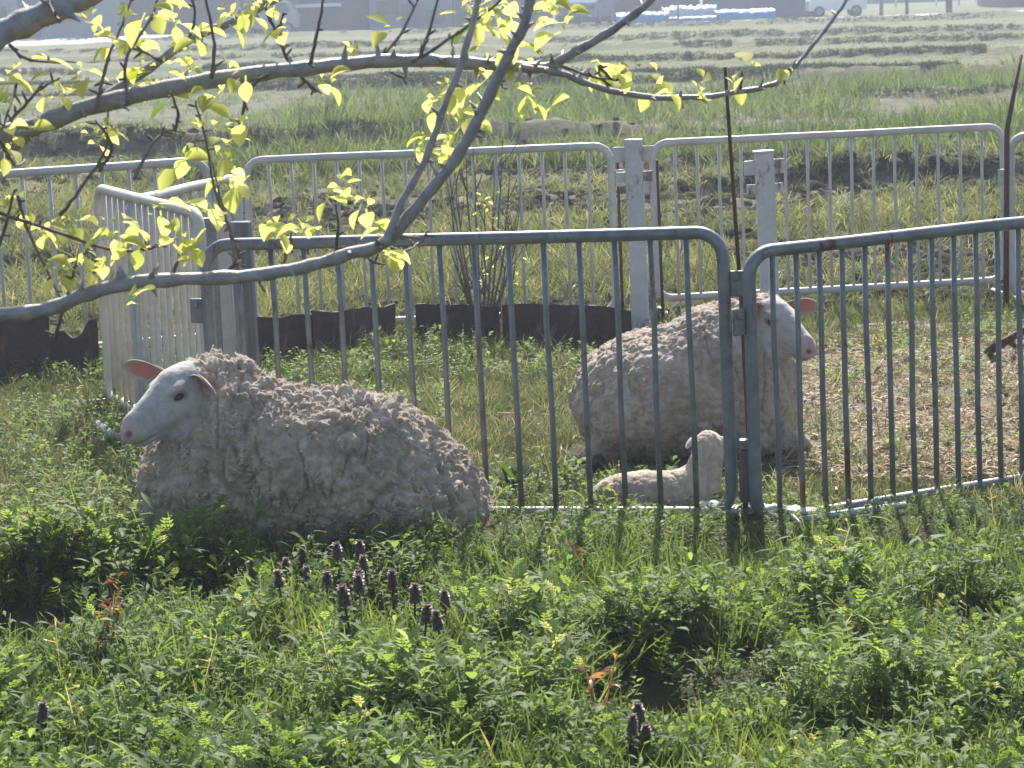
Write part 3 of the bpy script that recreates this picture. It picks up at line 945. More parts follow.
def sheep(name, label, loc, body_fn, lo, hi, P0, Fh, hs=1.0, ear_fs=(0, 0), ear_ls=None, wool=1.0, step=0.005, ears=(1, 1), ear_up=0.25, ear_f=0.1, ear_len=0.125, seed=0, n_lock=2200, n_fuzz=34000, bald_off=0.0, ear_bend=0.25, ear_tilt=(0, 0), cat='sheep', pale=1.0):
    H3 = head_frame(Fh); P0 = np.array(P0, dtype=np.float32)
    F_, S_, U_ = H3

    def hp(f, s, u): return P0 + hs * (f * F_ + s * S_ + u * U_)

    A = H3.T

    def fn(P):
        P = P.astype(np.float32)
        d = body_fn(P)
        m_ = np.sqrt(((P - P0) ** 2).sum(1)) < 0.42 * hs
        Q = P[m_]
        h = ell(Q, hp(-0.005, 0, 0), np.array((.088, .066, .072)) * hs, A)
        h = smin(h, cone(Q, hp(.02, 0, -.005), hp(.175, 0, -.018), .060 * hs, .036 * hs), .03 * hs)
        h = smin(h, ell(Q, hp(.188, 0, -.022), np.array((.044, .037, .036)) * hs, A), .02 * hs)
        h = smin(h, cone(Q, hp(.02, 0, -.055), hp(.17, 0, -.052), .046 * hs, .022 * hs), .025 * hs)
        h = smin(h, cone(Q, hp(.03, 0, .036), hp(.175, 0, .006), .034 * hs, .024 * hs), .02 * hs)
        for s in (-1, 1):
            h = smin(h, ell(Q, hp(.040, s * .050, .034), np.array((.030, .018, .014)) * hs, A), .015 * hs)
            h = -smin(-h, ell(Q, hp(.052, s * .066, .014), np.array((.018, .010, .011)) * hs, A), .006 * hs)
            h = -smin(-h, ell(Q, hp(.222, s * .019, -.010), np.array((.012, .006, .008)) * hs, A), .004 * hs)
            h = smin(h, cone(Q, hp(.03, s * .038, -.02), hp(.11, s * .026, -.03), .032 * hs, .022 * hs), .02 * hs)
        # mouth groove
        q = (Q - hp(0, 0, 0)) @ A / hs
        groove = np.abs(q[:, 2] + 0.047 - (q[:, 0] - .2) * .12) - 0.0028
        groove = np.maximum(groove, 0.148 - q[:, 0]) * hs
        h = -smin(-h, np.maximum(groove, -(h + 0.010)), .004 * hs)
        d[m_] = smin(d[m_], h, .035)
        return d

    V, F = surface_nets(fn, lo, hi, step)
    for _ in range(2):                        # light smoothing
        acc = np.zeros_like(V); c = np.zeros(len(V))
        for k in range(4):
            np.add.at(acc, F[:, k], V[F[:, (k + 1) % 4]]); np.add.at(c, F[:, k], 1)
        V = 0.5 * V + 0.5 * acc / c[:, None]
    N = v_normals(V, F)
    q = (V - P0) @ A / hs
    ax_d = np.sqrt(q[:, 1] ** 2 + (q[:, 2] + 0.02) ** 2)
    e = q[:, 0] * 1.0 + np.clip(q[:, 2], -.2, .2) * 0.85 + 0.020 + bald_off
    bald = np.clip(e / 0.03, 0, 1) * np.clip((0.108 - ax_d) / 0.015, 0, 1) * (q[:, 0] > -.09) * np.clip((q[:, 2] + .112 - .15 * np.clip(q[:, 0], 0, .2)) / .01, 0, 1)
    wl = 1 - bald
    # locks of wool: warped cells, drawn out along the way the fleece hangs
    W = V + 0.03 * np.stack([fbm(V * 6, seed + 1), fbm(V * 6, seed + 2), fbm(V * 6, seed + 3)], 1)
    W = W + 0.010 * np.stack([fbm(V * 26, seed + 4, 2), fbm(V * 26, seed + 5, 2), fbm(V * 26, seed + 6, 2)], 1)
    st = np.array([1.0, 1.0, 0.7])
    a1, a2 = worley(W * st / 0.047, seed)
    b1, b2 = worley(W * np.array([1, 1, .75]) / 0.027, seed + 10)
    c1, c2 = worley(W / 0.0135, seed + 20)
    part = np.exp(-(fbm(V * np.array([9, 5, 2.2]), seed + 40, 3) / 0.045) ** 2)
    part2 = np.exp(-(fbm(V * np.array([6, 6, 10.]), seed + 44, 2) / 0.05) ** 2)
    top = np.clip(N[:, 2], 0, 1)
    disp = 0.024 * np.clip(a2 - a1, 0, 0.8) ** 0.7 + 0.013 * (np.clip(b2 - b1, 0, .7) ** .6) + 0.004 * (1 - c1) - 0.024 * part * (1 - 0.4 * top) - 0.008 * part2
    disp = disp + 0.012 * fbm(V * 9, seed + 60, 2) - 0.012
    V = V + N * (disp * wl * wool)[:, None] + N * (0.0008 * vnoise(V * 90, 3) * bald)[:, None]
    N2 = v_normals(V, F)
    dark = np.zeros(len(V)); pink = np.zeros(len(V))
    nz = np.minimum(np.linalg.norm((q - np.array([.222, .019, -.010])) / np.array([.012, .008, .008]), axis=1), np.linalg.norm((q - np.array([.222, -.019, -.010])) / np.array([.012, .008, .008]), axis=1))
    dark = np.maximum(dark, np.clip(1.5 - nz, 0, 0.9))
    ey = np.minimum(np.linalg.norm((q - np.array([.052, .064, .014])) / np.array([.024, .016, .010]), axis=1), np.linalg.norm((q - np.array([.052, -.064, .014])) / np.array([.024, .016, .010]), axis=1))
    dark = np.maximum(dark, np.clip(1.35 - ey, 0, 0.6) * bald)
    mo = (np.abs(q[:, 2] + 0.047 - (q[:, 0] - .2) * .12) < 0.0035) & (q[:, 0] > 0.155) & (ax_d < .09)
    dark = np.maximum(dark, 0.4 * mo)
    pink = np.maximum(pink, 0.28 * np.clip((q[:, 0] - 0.175) / 0.04, 0, 1) * bald)
    # ears join the same mesh
    VV, FF, PP, BB, DD = [V], [F], [pink], [bald], [dark]; off = len(V)
    for k, s in enumerate((-1, 1)):
        if not ears[k]: continue
        d = s * S_ + ear_up * U_ + (ear_f + ear_fs[k]) * F_ + ear_tilt[k] * np.array([0, 0, 1.])
        cup = F_ * 1.0 - 0.35 * s * S_ - 0.45 * np.array([0, 0, 1.]) + np.array([0, -0.4, 0])
        ev, ef, ep = ear_mesh(hp(-0.012, s * 0.056, 0.028), d, cup, (ear_ls[k] if ear_ls else ear_len) * hs, 0.074 * hs, ear_bend)
        VV.append(ev); FF.append(ef + off); PP.append(ep); BB.append(np.ones(len(ev))); DD.append(np.zeros(len(ev))); off += len(ev)
    V2 = np.concatenate(VV); F2 = np.concatenate(FF)
    t = thing(name, label, cat, loc)
    me = np_mesh('body', V2, F2, True, {'pink': np.concatenate(PP), 'bald': np.concatenate(BB), 'dark': np.concatenate(DD)})
    link('body', me, M_fleece if pale == 1.0 else M_lambwool, t)
    for s in (-1, 1):
        c = hp(.050, s * .0515, .014)
        b = MB(); rr = 0.0155 * hs
        b.lathe([(max(1e-4, rr * math.sin(a)), -rr * math.cos(a)) for a in np.linspace(0, math.pi, 9)], tuple(c), 14)
        c_ = Vector(c); Fv, Uv = Vector(F_), Vector(U_)
        b.V = [v - Uv * (v - c_).dot(Uv) * .38 + Fv * (v - c_).dot(Fv) * .12 for v in b.V]
        b.build('eye', M_eye, t)
    # curly locks and loose fibres standing off the fleece
    wi = np.where((wl > 0.6) & (V[:, 2] > 0.03))[0]

    def curves(nm, n, ln, rad, npt, curl, nsd, stand):
        rg = np.random.default_rng(nsd)
        ii = rg.choice(wi, n)
        P = V[ii]; Nn = N2[ii]; n0 = N[ii]
        swirl = np.stack([vnoise(P * 16, nsd), vnoise(P * 16, nsd + 1), vnoise(P * 16, nsd + 2)], 1)
        D = Nn * stand + (np.array([0, 0, -0.35]) * (1 - n0[:, 2:3]) + swirl * 1.0) * (1 - .4 * stand) + rg.normal(0, 0.25, (n, 3))
        D /= np.linalg.norm(D, axis=1)[:, None]
        X_ = np.cross(D, n0 + 0.01); X_ /= np.linalg.norm(X_, axis=1)[:, None] + 1e-9
        Y_ = np.cross(D, X_)
        l = ln * rg.uniform(0.5, 1.3, n); ph = rg.uniform(0, 6.28, n); tw = rg.uniform(0.7, 1.4, n) * curl
        pts = np.zeros((n, npt, 3)); radi = np.zeros((n, npt))
        for k in range(npt):
            u = k / (npt - 1)
            am = (l * 0.28)[:, None] * u
            an = (ph + tw * u)[:, None]
            pts[:, k] = P - Nn * 0.003 + D * (l * u * (1 - 0.35 * u))[:, None] + (X_ * np.cos(an) + Y_ * np.sin(an)) * am - (X_ * np.cos(ph)[:, None] + Y_ * np.sin(ph)[:, None]) * am * 0.3
            radi[:, k] = rad * (1 - 0.75 * u ** 2) * rg.uniform(.7, 1.2, n)
        hc = bpy.data.hair_curves.new(nm)
        hc.add_curves([npt] * n)
        hc.attributes['position'].data.foreach_set('vector', pts.astype(np.float32).ravel()) if 'position' in hc.attributes else None
        ra = hc.attributes.get('radius') or hc.attributes.new('radius', 'FLOAT', 'POINT')
        ra.data.foreach_set('value', radi.astype(np.float32).ravel())
        hc.materials.append(M_fibre if pale == 1.0 else M_lambfibre)
        o = bpy.data.objects.new(nm, hc); C.objects.link(o); o.parent = t
        return o
    if n_lock: curves('wool_locks', n_lock, 0.032 * wool, 0.0040 * wool, 7, 4.5, seed + 5, .12)
    curves('wool_fuzz', n_fuzz, 0.013 * max(wool, .45), 0.0005, 5, 3.0, seed + 6, .5)
    return t


def body1(P):
    d = ell(P, (.03, .02, .23), (.40, .30, .256))
    d = smin(d, ell(P, (.29, .02, .125), (.25, .28, .180)), .09)
    d = smin(d, ell(P, (-.19, .0, .26), (.30, .25, .265)), .08)
    d = smin(d, ell(P, (-.38, -.01, .19), (.195, .20, .21)), .07)
    d = smin(d, cone(P, (-.20, .0, .35), (-.345, -.02, .50), .185, .105), .07)
    d = smin(d, cone(P, (-.25, .03, .54), (-.315, .02, .585), .05, .038), .04)
    d = smin(d, cone(P, (-.22, .0, .52), (-.235, .0, .575), .05, .035), .03)
    d = smin(d, cone(P, (.25, .22, .06), (.42, .10, .05), .09, .06), .05)
    return d


g1 = at(320, 500, 8.22)
sheep('sheep', 'large shaggy sheep lying outside the pen in front of the barrier', (g1.x, g1.y, 0.0), body1, (-.75, -.42, -.05), (.68, .42, .72), (-.418, -.06, .515), (-.66, -.64, -.38), hs=1.15, ear_fs=(-.1, .2), ear_ls=(.10, .15), ear_up=.30, ear_tilt=(-.35, .12), ear_bend=.08, seed=3)


def body2(P):
    d = ell(P, (-.10, .02, .215), (.33, .31, .245))
    d = smin(d, ell(P, (-.18, -.03, .18), (.245, .29, .205)), .06)
    d = smin(d, ell(P, (.13, -.02, .27), (.25, .24, .265)), .08)
    d = smin(d, ell(P, (.25, -.04, .19), (.165, .18, .225)), .07)
    d = smin(d, cone(P, (.12, .02, .38), (.26, -.01, .48), .17, .10), .07)
    d = smin(d, cone(P, (.22, -.14, .05), (.40, -.18, .045), .055, .035), .04)
    d = smin(d, cone(P, (-.32, -.16, .05), (-.38, -.22, .03), .06, .03), .04)
    return d


g2 = at(690, 450, 9.62)
sheep('sheep', 'thick woolled sheep lying inside the pen behind the near barriers', (g2.x, g2.y, 0.0), body2, (-.56, -.42, -.05), (.66, .42, .72), (.310, -.07, .500), (.56, -.70, -.42), seed=50, wool=0.62, ear_f=0.25, ear_up=0.3, hs=1.06, bald_off=-.028, n_lock=1500, ear_bend=0.05, ear_fs=(0, .3))


def bodyL(P):
    d = ell(P, (-.055, 0, .06), (.175, .09, .074))
    d = smin(d, ell(P, (.09, 0, .06), (.10, .08, .075)), .03)
    d = smin(d, cone(P, (.135, 0, .07), (.165, .01, .20), .066, .052), .03)
    d = smin(d, cone(P, (.08, -.05, .02), (.17, -.07, .018), .022, .014), .015)
    d = smin(d, cone(P, (-.12, -.05, .025), (-.05, -.09, .018), .03, .014), .015)
    return d


gL = at(660, 480, 8.58)
sheep('lamb', 'small lamb lying behind the near barrier with its head turned away', (gL.x, gL.y, -0.012), bodyL, (-.28, -.16, -.03), (.34, .26, .34), (.168, .035, .212), (.30, .92, -.28), hs=0.56, wool=0.22, step=0.003, seed=90, n_lock=0, n_fuzz=16000, bald_off=-.01, ear_up=-0.1, ear_f=-.15, ear_len=0.085, ear_bend=0.5, cat='lamb', pale=1.35)
# dark hoof showing at the rump of the far sheep
hf = MB()
hp0 = gnd(584, 474)
hf.tube([hp0 + Vector((.06, .05, .035)), hp0 + Vector((0.02, .01, .035)), hp0 + Vector((-.03, -.02, .02))], [0.03, 0.028, 0.02], 10)
hoof = hf.build('hoof', M_black)
for o in list(C.objects):
    if o.get('label', '').startswith('thick woolled'):
        hoof.parent = o; hoof.matrix_parent_inverse = Matrix.Translation(o.location).inverted()

#@@SECTION vegetation
def area(n, x0, x1, y0, y1, wedge=True):
    """uniform random ground positions inside the wedge the place is seen in, plus a margin"""
    y = rng.uniform(y0, y1, int(n)); hw = y * 0.2 + 0.55
    x = rng.uniform(-1, 1, int(n)) * hw if wedge else rng.uniform(x0, x1, int(n))
    k = (x > x0) & (x < x1)
    return x[k], y[k]


def area_prop(n, y0, y1, marg=0.45):
    """same, thinning with the square of the distance so that the picture is evenly filled"""
    u = rng.uniform(0, 1, int(n))
    y = 1 / (1 / y0 + u * (1 / y1 - 1 / y0))
    x = rng.uniform(-1, 1, int(n)) * (y * 0.2 + marg)
    return x, y


SHEEP_SPOTS = [(g1.x + .02, g1.y, .60, .30), (g2.x, g2.y, .46, .34), (gL.x, gL.y, .22, .10)]


def clear(x, y, grow=0.0):
    k = np.ones(len(x), bool)
    for cx, cy_, a, b in SHEEP_SPOTS:
        k &= ((x - cx) / (a + grow)) ** 2 + ((y - cy_) / (b + grow)) ** 2 > 1
    return k


random.seed(21)
T_mug = [t_mugwort(n=random.choice((8, 9, 11)), L=random.uniform(.032, .05), H=random.uniform(.07, .14)) for _ in range(6)]
T_lan = [t_ovate(n=random.choice((10, 13)), L=random.uniform(.035, .05), H=random.uniform(.07, .14), W=.24) for _ in range(5)]
T_ov = [t_ovate(n=9, L=random.uniform(.018, .034), H=random.uniform(.06, .12)) for _ in range(4)]
T_ro = [t_ovate(n=6, L=.06, H=.03, W=.42) for _ in range(2)]
T_ve = [t_vetch(3, random.uniform(.07, .1)) for _ in range(3)]
T_bl = [t_blades(8, .14, .0065, .03) for _ in range(4)]
T_bs = [t_blades(8, .06, .004, .03, lean=(.5, 1.5)) for _ in range(4)]
T_se = [t_seedstem(random.uniform(.14, .2)) for _ in range(3)]

# the weedy bank in front of the barriers
def not_hole(x, y, k=1.5):
    v = np.zeros(len(x))
    for hx, hy, a, b, hh in HUMPS:
        if hh < 0: v = v + min(1, -hh / .06) * np.exp(-((x - hx) / a) ** 2 - ((y - hy) / b) ** 2)
    return rng.uniform(0, 1, len(x)) > np.clip(k * v - .25, 0, .96)


N_ = 18500
x, y = area_prop(N_, 5.0, 8.75)
patch = n2(x, y, 1.6, 40, 3)
dens = np.clip(0.66 + 1.7 * n2(x, y, 3.6, 41, 3), 0.06, 1)
keep = (rng.uniform(0, 1, len(x)) < dens) & clear(x, y, 0.0) & ~((y > 8.05) & (x < -1.62)) & (y < 8.36 + 0.15 * np.clip(x - 0.9, 0, 1))
# bare soil patch at the left edge stays open
ps = gnd(25, 522)
keep &= (((x - ps.x) / .36) ** 2 + ((y - ps.y + .24) / .58) ** 2) > 1
x, y, patch = x[keep], y[keep], patch[keep]
hb = np.zeros(len(x))
for hx, hy, a, b, hh in HUMPS:
    if hh > 0: hb = np.maximum(hb, min(1, hh / .08) * np.exp(-((x - hx) / a) ** 2 - ((y - hy) / b) ** 2))
tall = np.clip(1.0 + 0.6 * n2(x, y, 2.1, 43, 3) + .7 * n2(x, y, 5.5, 47, 2), 0.45, 1.6) * (1 + .3 * hb) * np.where(y > 7.95, 0.55, np.where((y > 7.3) & (x > -.8), .72, 1.0)) * (1 + .45 * np.exp(-((x + 1.0) / .45) ** 2 - ((y - 7.66) / .25) ** 2))
tint = 0.42 + 0.25 * (tall - .8) + 0.34 * n2(x, y, 1.4, 44, 3) + rng.normal(0, 0.16, len(x))  # taller plants tinted lighter, painting sunlit tops onto the clumps
keep = not_hole(x, y)
x, y, tall, tint = x[keep], y[keep], tall[keep], tint[keep]
tmA = T_mug + T_ov + T_ve + T_ro + T_lan
a1_ = scatter(tmA, [2.4] * 6 + [1.8] * 4 + [1.4] * 3 + [.4] * 2 + [2.6] * 5, x, y, rng.uniform(.65, 1.2, len(x)) * tall, tint, 0.22)
kq = lambda a_: (((a_[0] - ps.x) / .33) ** 2 + ((a_[1] - ps.y + .1) / .38) ** 2) > 1
low = scatter(T_ov + T_ro, [1] * 4 + [.25] * 2, *(lambda q: (q[0], q[1], rng.uniform(.4, .75, len(q[0])), 0.35 + 0.2 * rng.normal(0, .6, len(q[0]))))((lambda a_: (lambda kk: (a_[0][kk], a_[1][kk]))(clear(*a_) & not_hole(*a_) & kq(a_)))(area_prop(5600, 5.0, 8.45))), 0.3)
stuff('weeds', [a1_, low], M_weed, 'dense low green weeds with cut leaves covering the bank in front', 'weeds')
x, y = area_prop(7000, 5.0, 8.45)
gm = n2(x, y, 1.9, 48, 3)
keep = not_hole(x, y, 1.3) & (gm > -0.12 - 0.2 * rng.uniform(0, 1, len(x))) & clear(x, y, 0.0) & ((((x - ps.x) / .34) ** 2 + ((y - ps.y + .22) / .55) ** 2) > 1)
x, y = x[keep], y[keep]
b1_ = scatter(T_bl, [1] * 4, x, y, rng.uniform(.5, 1.15, len(x)) * np.where(y > 7.95, .55, 1), 0.42 + rng.normal(0, .13, len(x)), .25)
x, y = area_prop(30, 5.2, 8.5); k = clear(x, y, .02)
b2_ = scatter(T_se, [1] * 3, x[k], y[k], rng.uniform(.7, 1.2, k.sum()), 0.7 + rng.normal(0, .1, k.sum()), .2)
stuff('long_grass', [b1_, b2_], M_grass, 'fresh grass blades and thin seed stems among the weeds in front', 'grass')

# short turf of the pen, thicker and greener beside the sheets
x, y = area(52000, -3.6, 3.8, 8.5, 13.4)
stw = 1 / (1 + np.exp(-(x - 0.95 + 0.5 * n2(x, y, 1.2, 60, 2) + 0.9 * (y - 10.6) * 0.35 * (y > 10.6)) / 0.16)) * (y > 8.75) * (y < 12.3)
prob = np.clip(0.80 + 0.5 * n2(x, y, 2.3, 61, 3), .1, 1) * (1 - 0.80 * stw)
k = (rng.uniform(0, 1, len(x)) < prob) & clear(x, y, .04)
x, y = x[k], y[k]
edge = np.clip((y - 11.2) / 1.0, 0, 1) * (x < 0.7)
p1 = scatter(T_bs + T_bl[:2], [1] * 4 + [.12] * 2, x, y, rng.uniform(.45, 1.0, len(x)) * (1 + 0.15 * edge), 0.55 + .25 * n2(x, y, 3, 62, 2) + rng.normal(0, .18, len(x)) - .10 * edge, .3)
stuff('turf', [p1], M_turf, 'short worn turf inside the pen', 'grass')
x, y = area(7000, -3.6, 3.8, 8.4, 12.9)
k = (n2(x, y, 1.6, 65, 3) + 0.25 * (y > 11.6) * (x < .8) + 0.35 * (x < -1.3) + 0.25 * (y < 9.0) > 0.10) & clear(x, y, .03) & (rng.uniform(0, 1, len(x)) < np.where((x > 1.0) & (y < 12), .3, 1))
x, y = x[k], y[k]
p2 = scatter(T_ov + T_ro + T_mug[:2], [1] * 6 + [.5] * 2, x, y, rng.uniform(.45, 1.0, len(x)), 0.52 + rng.normal(0, .16, len(x)), .25)
stuff('pen_weeds', [p2], M_weed, 'patches of leafy weeds growing inside the pen', 'weeds')


# straw and leaf litter at the right of the pen
def t_straw():
    t = Tm(); az = random.uniform(0, 6.28)
    t.strip((0, 0, random.uniform(.0, .02)), rdir(random.uniform(-.1, .35), az), random.uniform(.025, .08), random.uniform(.0035, .009), (1, 1, .7), .2, nrm=(0, 0, 1), t=random.uniform(-.2, .2))
    return t.arr()


def t_flake():
    t = Tm(); az = random.uniform(0, 6.28)
    t.strip((0, 0, random.uniform(.0, .02)), rdir(random.uniform(-.2, .7), az), random.uniform(.02, .038), random.uniform(.012, .022), PO, random.uniform(-.5, .8), nrm=(random.uniform(-.5, .5), random.uniform(-.5, .5), 1), t=random.uniform(-.2, .2), fold=.2)
    return t.arr()


TS = [t_straw() for _ in range(10)] + [t_flake() for _ in range(5)]
x, y = area(85000, -3.2, 3.9, 8.6, 12.6)
stw = 1 / (1 + np.exp(-(x - 0.98 + 0.5 * n2(x, y, 1.2, 60, 2) + 0.9 * (y - 10.6) * 0.35 * (y > 10.6)) / 0.16)) * (y > 8.85)
k = (rng.uniform(0, 1, len(x)) < 0.025 + .97 * stw * np.clip(.75 + .9 * n2(x, y, 2.8, 66, 2), .15, 1)) & clear(x, y, -.02)
x, y = x[k], y[k]
st1 = scatter(TS, [1] * 10 + [.5] * 5, x, y, rng.uniform(.35, 1.1, len(x)), 0.55 + .2 * n2(x, y, 3.5, 67, 2) + rng.normal(0, .26, len(x)), .1, zoff=.004)
stuff('straw_litter', [st1], M_straw, 'pale and brown straw litter strewn over the right part of the pen', 'straw')
# pinkish crumbs on the bare patch
x = ps.x + rng.normal(0, .22, 700); y = ps.y + rng.normal(0, .14, 700)
stuff('plant_debris', [scatter(TS[10:], [1] * 5, x, y, rng.uniform(.3, .7, 700), 0.6 + rng.normal(0, .15, 700), .1, zoff=.012)], M_straw, 'dry crumbs lying on the bare soil patch at the left', 'debris')

# the rough field beyond the pen
T_f1 = [t_blades(9, .26, .011, .07, lean=(.7, 1.5), droop=.9) for _ in range(5)]
T_f2 = [t_blades(9, .5, .02, .12, lean=(.95, 1.5), droop=.8) for _ in range(5)]
T_f3 = [t_blades(8, .16, .022, .12, lean=(.3, 1.4)) for _ in range(4)]
x, y = area_prop(34000, 13.1, 31, 1.2)
dn = n2(x, y, .55, 70, 4)
k = rng.uniform(0, 1, len(x)) < np.clip(.62 + 1.9 * dn, .12, 1)
x, y = x[k], y[k]
f1 = scatter(T_f1, [1] * 5, x, y, rng.uniform(.22, .62, len(x)) * np.where(y < 14.2, .55, 1), .52 + .3 * n2(x, y, .8, 71, 3) + rng.normal(0, .24, len(x)), .4)
stuff('field_grass', [f1], M_field, 'rough tufted grass of the field right behind the pen', 'grass')
# clods of turned earth between the tufts


def t_clod():
    t = Tm(); a = []
    for k in range(5): a.append([Vector((math.cos(q * 1.2566) * (.3, .95, 1, .7, .05)[k], math.sin(q * 1.2566) * (.3, .95, 1, .7, .05)[k], (0, .1, .45, .8, .9)[k])) for q in range(6)])
    jit = [[random.uniform(.7, 1.25) for q in range(5)] for k in range(5)]
    for k in range(5):
        for q in range(6):
            v = a[k][q] * jit[k][q % 5]; t.V.append(Vector((v.x * .045, v.y * .045, v.z * .04 - .01))); t.T.append(0)
    for k in range(4):
        for q in range(5): t.F.append((k * 6 + q, k * 6 + q + 1, k * 6 + q + 7, k * 6 + q + 6))
    return t.arr()


TC = [t_clod() for _ in range(6)]
x, y = area_prop(15000, 13.3, 30, 1.2)
k = rng.uniform(0, 1, len(x)) < np.clip(.45 - 1.6 * n2(x, y, .55, 70, 4), .08, 1)
x, y = x[k], y[k]
c1_ = scatter(TC, [1] * 6, x, y, rng.uniform(.4, 1.7, len(x)), .45 + rng.normal(0, .25, len(x)), .1)
M_clod = mat_leaf('earth_clod', [(0, (.03, .026, .022)), (.5, (.065, .058, .046)), (.85, (.11, .098, .078)), (1, (.18, .16, .13))], 0.0, 1, rough=1.0, spec=0.0)
stuff('clods', [c1_], M_clod, 'brown clods of turned earth among the field grass', 'clods')
x, y = area_prop(13000, 24, 45, 2)
k = (rng.uniform(0, 1, len(x)) < np.clip(.42 + 1.9 * n2(x, y, .30, 75, 3), .02, 1)) & ((x > -5.0 + n2(x, y, .4, 76, 2) * 2) | (y > 40)) & (y < 43 + 1.5 * n2(x, y, .3, 78, 2) - .1 * x)
x, y = x[k], y[k]
M_tall = mat_leaf('tall_grass', [(0.0, (0.05, 0.075, 0.03)), (0.4, (0.11, 0.15, 0.055)), (0.8, (0.19, 0.22, 0.09)), (1.0, (0.30, 0.29, 0.15))], 0.42, 1.6, yellow=(1.0, 1, .72))
f2 = scatter(T_f2, [1] * 5, x, y, rng.uniform(.25, .8, len(x)) * np.clip(1.0 - .5 * (x < -3), .4, 1), .34 + .3 * n2(x, y, .4, 77, 3) + rng.normal(0, .12, len(x)), .22)
stuff('tall_grass', [f2], M_tall, 'band of tall green grass across the field', 'grass')
# tufts along the ridges between the far strips, and stubble on them
xs, ys, ss, tt = [], [], [], []
for Y0, sl, hh, w, xa, xb in RIDGES:
    n = 3000 if Y0 > 40 else 900
    xx = rng.uniform(-1, 1, n) * (Y0 * .2 + 4)
    yy = Y0 + sl * xx + .5 * n2(xx, np.full(n, Y0), .12, 21, 2) + rng.normal(-w * .3, w * .22, n)
    kk = (n2(xx, yy, .35, int(Y0), 3) > (-.12 if Y0 > 40 else -.3)) & (xx > xa) & (xx < xb)
    xs.append(xx[kk]); ys.append(yy[kk]); ss.append(rng.uniform(.25, .75, kk.sum()) * (1.0 if Y0 > 40 else 1.)); tt.append(rng.normal(.04, .09, kk.sum()))  # very dark tint paints the shade of the near slopes into the tufts
f3 = scatter(T_f3, [1] * 4, np.concatenate(xs), np.concatenate(ys), np.concatenate(ss), np.concatenate(tt), .3)
stuff('ridge_grass', [f3], M_field, 'weeds tinted dark as slope shade along the low ridges between the far strips', 'weeds')
x, y = area_prop(24000, 42, 112, 4)
f4 = scatter(T_f3, [1] * 4, x, y, rng.uniform(.12, .32, len(x)), .60 + .15 * n2(x, y, .12, 80, 3) + rng.normal(0, .12, len(x)), .3)
stuff('stubble', [f4], M_field, 'pale green stubble on the far strips of the field', 'stubble')


# ------------------------------------------------------------------ single plants
def arr_obj(name, arr, mat, parent=None):
    V, F, T = arr
    return link(name, np_mesh(name, V, F, True, {'tint': np.clip(T, 0, 1)}), mat, parent)


def dead_nettle(h, seed):
    random.seed(seed)
    root = thing('dead_nettle', '', 'plant')
    st = Tm()
    for k in range(4):
        st.strip((0, 0, 0), (0, 0, 1), h, .006, (1, 1, .9), 0, nrm=(math.cos(k * .785), math.sin(k * .785), 0), t=.25)
    arr_obj('stem', st.arr(), M_weed, root)
    lv = Tm()
    for i in range(14):
        f = i / 14; az = (i % 2) * 3.14 + (i // 2) * 1.57 + random.uniform(-.3, .3); l = .034 * (1.1 - .4 * f)
        el = .35 - .9 * (1 - f) * .5
        lv.strip((0, 0, h * (.25 + .55 * f)), rdir(el, az), l, l * .85, PO, .9, nrm=rdir(el + 1.57, az), t=.16 + random.uniform(-.1, .1), fold=.15)
    arr_obj('leaves', lv.arr(), M_weed, root)
    hd = Tm()
    for i in range(64):
        f = i / 64; az = i * 2.399; l = .016 * (1.15 - .25 * f) * random.uniform(.8, 1.1)
        el = -.35 + 1.5 * f ** 1.5
        hd.strip((0, 0, h * .82 + .034 * f), rdir(el, az), l, l * .95, (.4, 1, .9, .3), 1.1, nrm=rdir(el + 1.57, az), t=.25 + .45 * f + random.uniform(-.15, .15), fold=.1)
    arr_obj('flower_head', hd.arr(), M_head, root)
    return root


def copy_tree(o, parent=None):
    c = o.copy(); C.objects.link(c); c.parent = parent
    for ch in [k for k in bpy.data.objects if k.parent == o and k.name.split('.')[0] != c.name]:
        copy_tree(ch, c)
    return c


nprot = [dead_nettle(.16, 5), dead_nettle(.14, 6)]
NET = [  # picture position of the head, label
    (284, 548, 'leftmost head of the dark flowered dead nettle clump below the near sheep'), (298, 538, 'tall dark dead nettle second from the left in the clump below the near sheep'),
    (312, 550, 'dark dead nettle in the middle of the left clump in front of the near sheep'), (325, 556, 'short dark dead nettle at the right edge of the left clump'),
    (282, 565, 'low dark dead nettle under the leftmost head of the clump'), (360, 530, 'small dark dead nettle nearest the sheep belly'), (368, 536, 'dead nettle just right of the one nearest the sheep belly'),
    (359, 545, 'dead nettle directly above the largest dark head'), (361, 562, 'largest darkest dead nettle in the group in front of the sheep'), (350, 583, 'dark dead nettle low at the left foot of the largest one'),
    (392, 545, 'single dead nettle right of the group near the sheep belly'), (412, 577, 'lone dead nettle between the largest one and the far right one'), (446, 582, 'tall lone dead nettle farthest right in front of the sheep'),
    (420, 603, 'low dead nettle with pale top below the two lone ones'), (444, 610, 'dead nettle low beneath the farthest right tall one'),
    (641, 693, 'left one of the dead nettles in the dark hollow at lower right'), (625, 706, 'lowest dead nettle in the dark hollow at lower right'), (643, 713, 'dead nettle at the lower right rim of the dark hollow'),
    (36, 690, 'lone dark dead nettle near the lower left corner'), (257, 549, 'pale dead nettle at the left of the whole dark clump'), (338, 528, 'thin dead nettle between the left clump and the sheep belly')]
rr_ = random.Random(3)
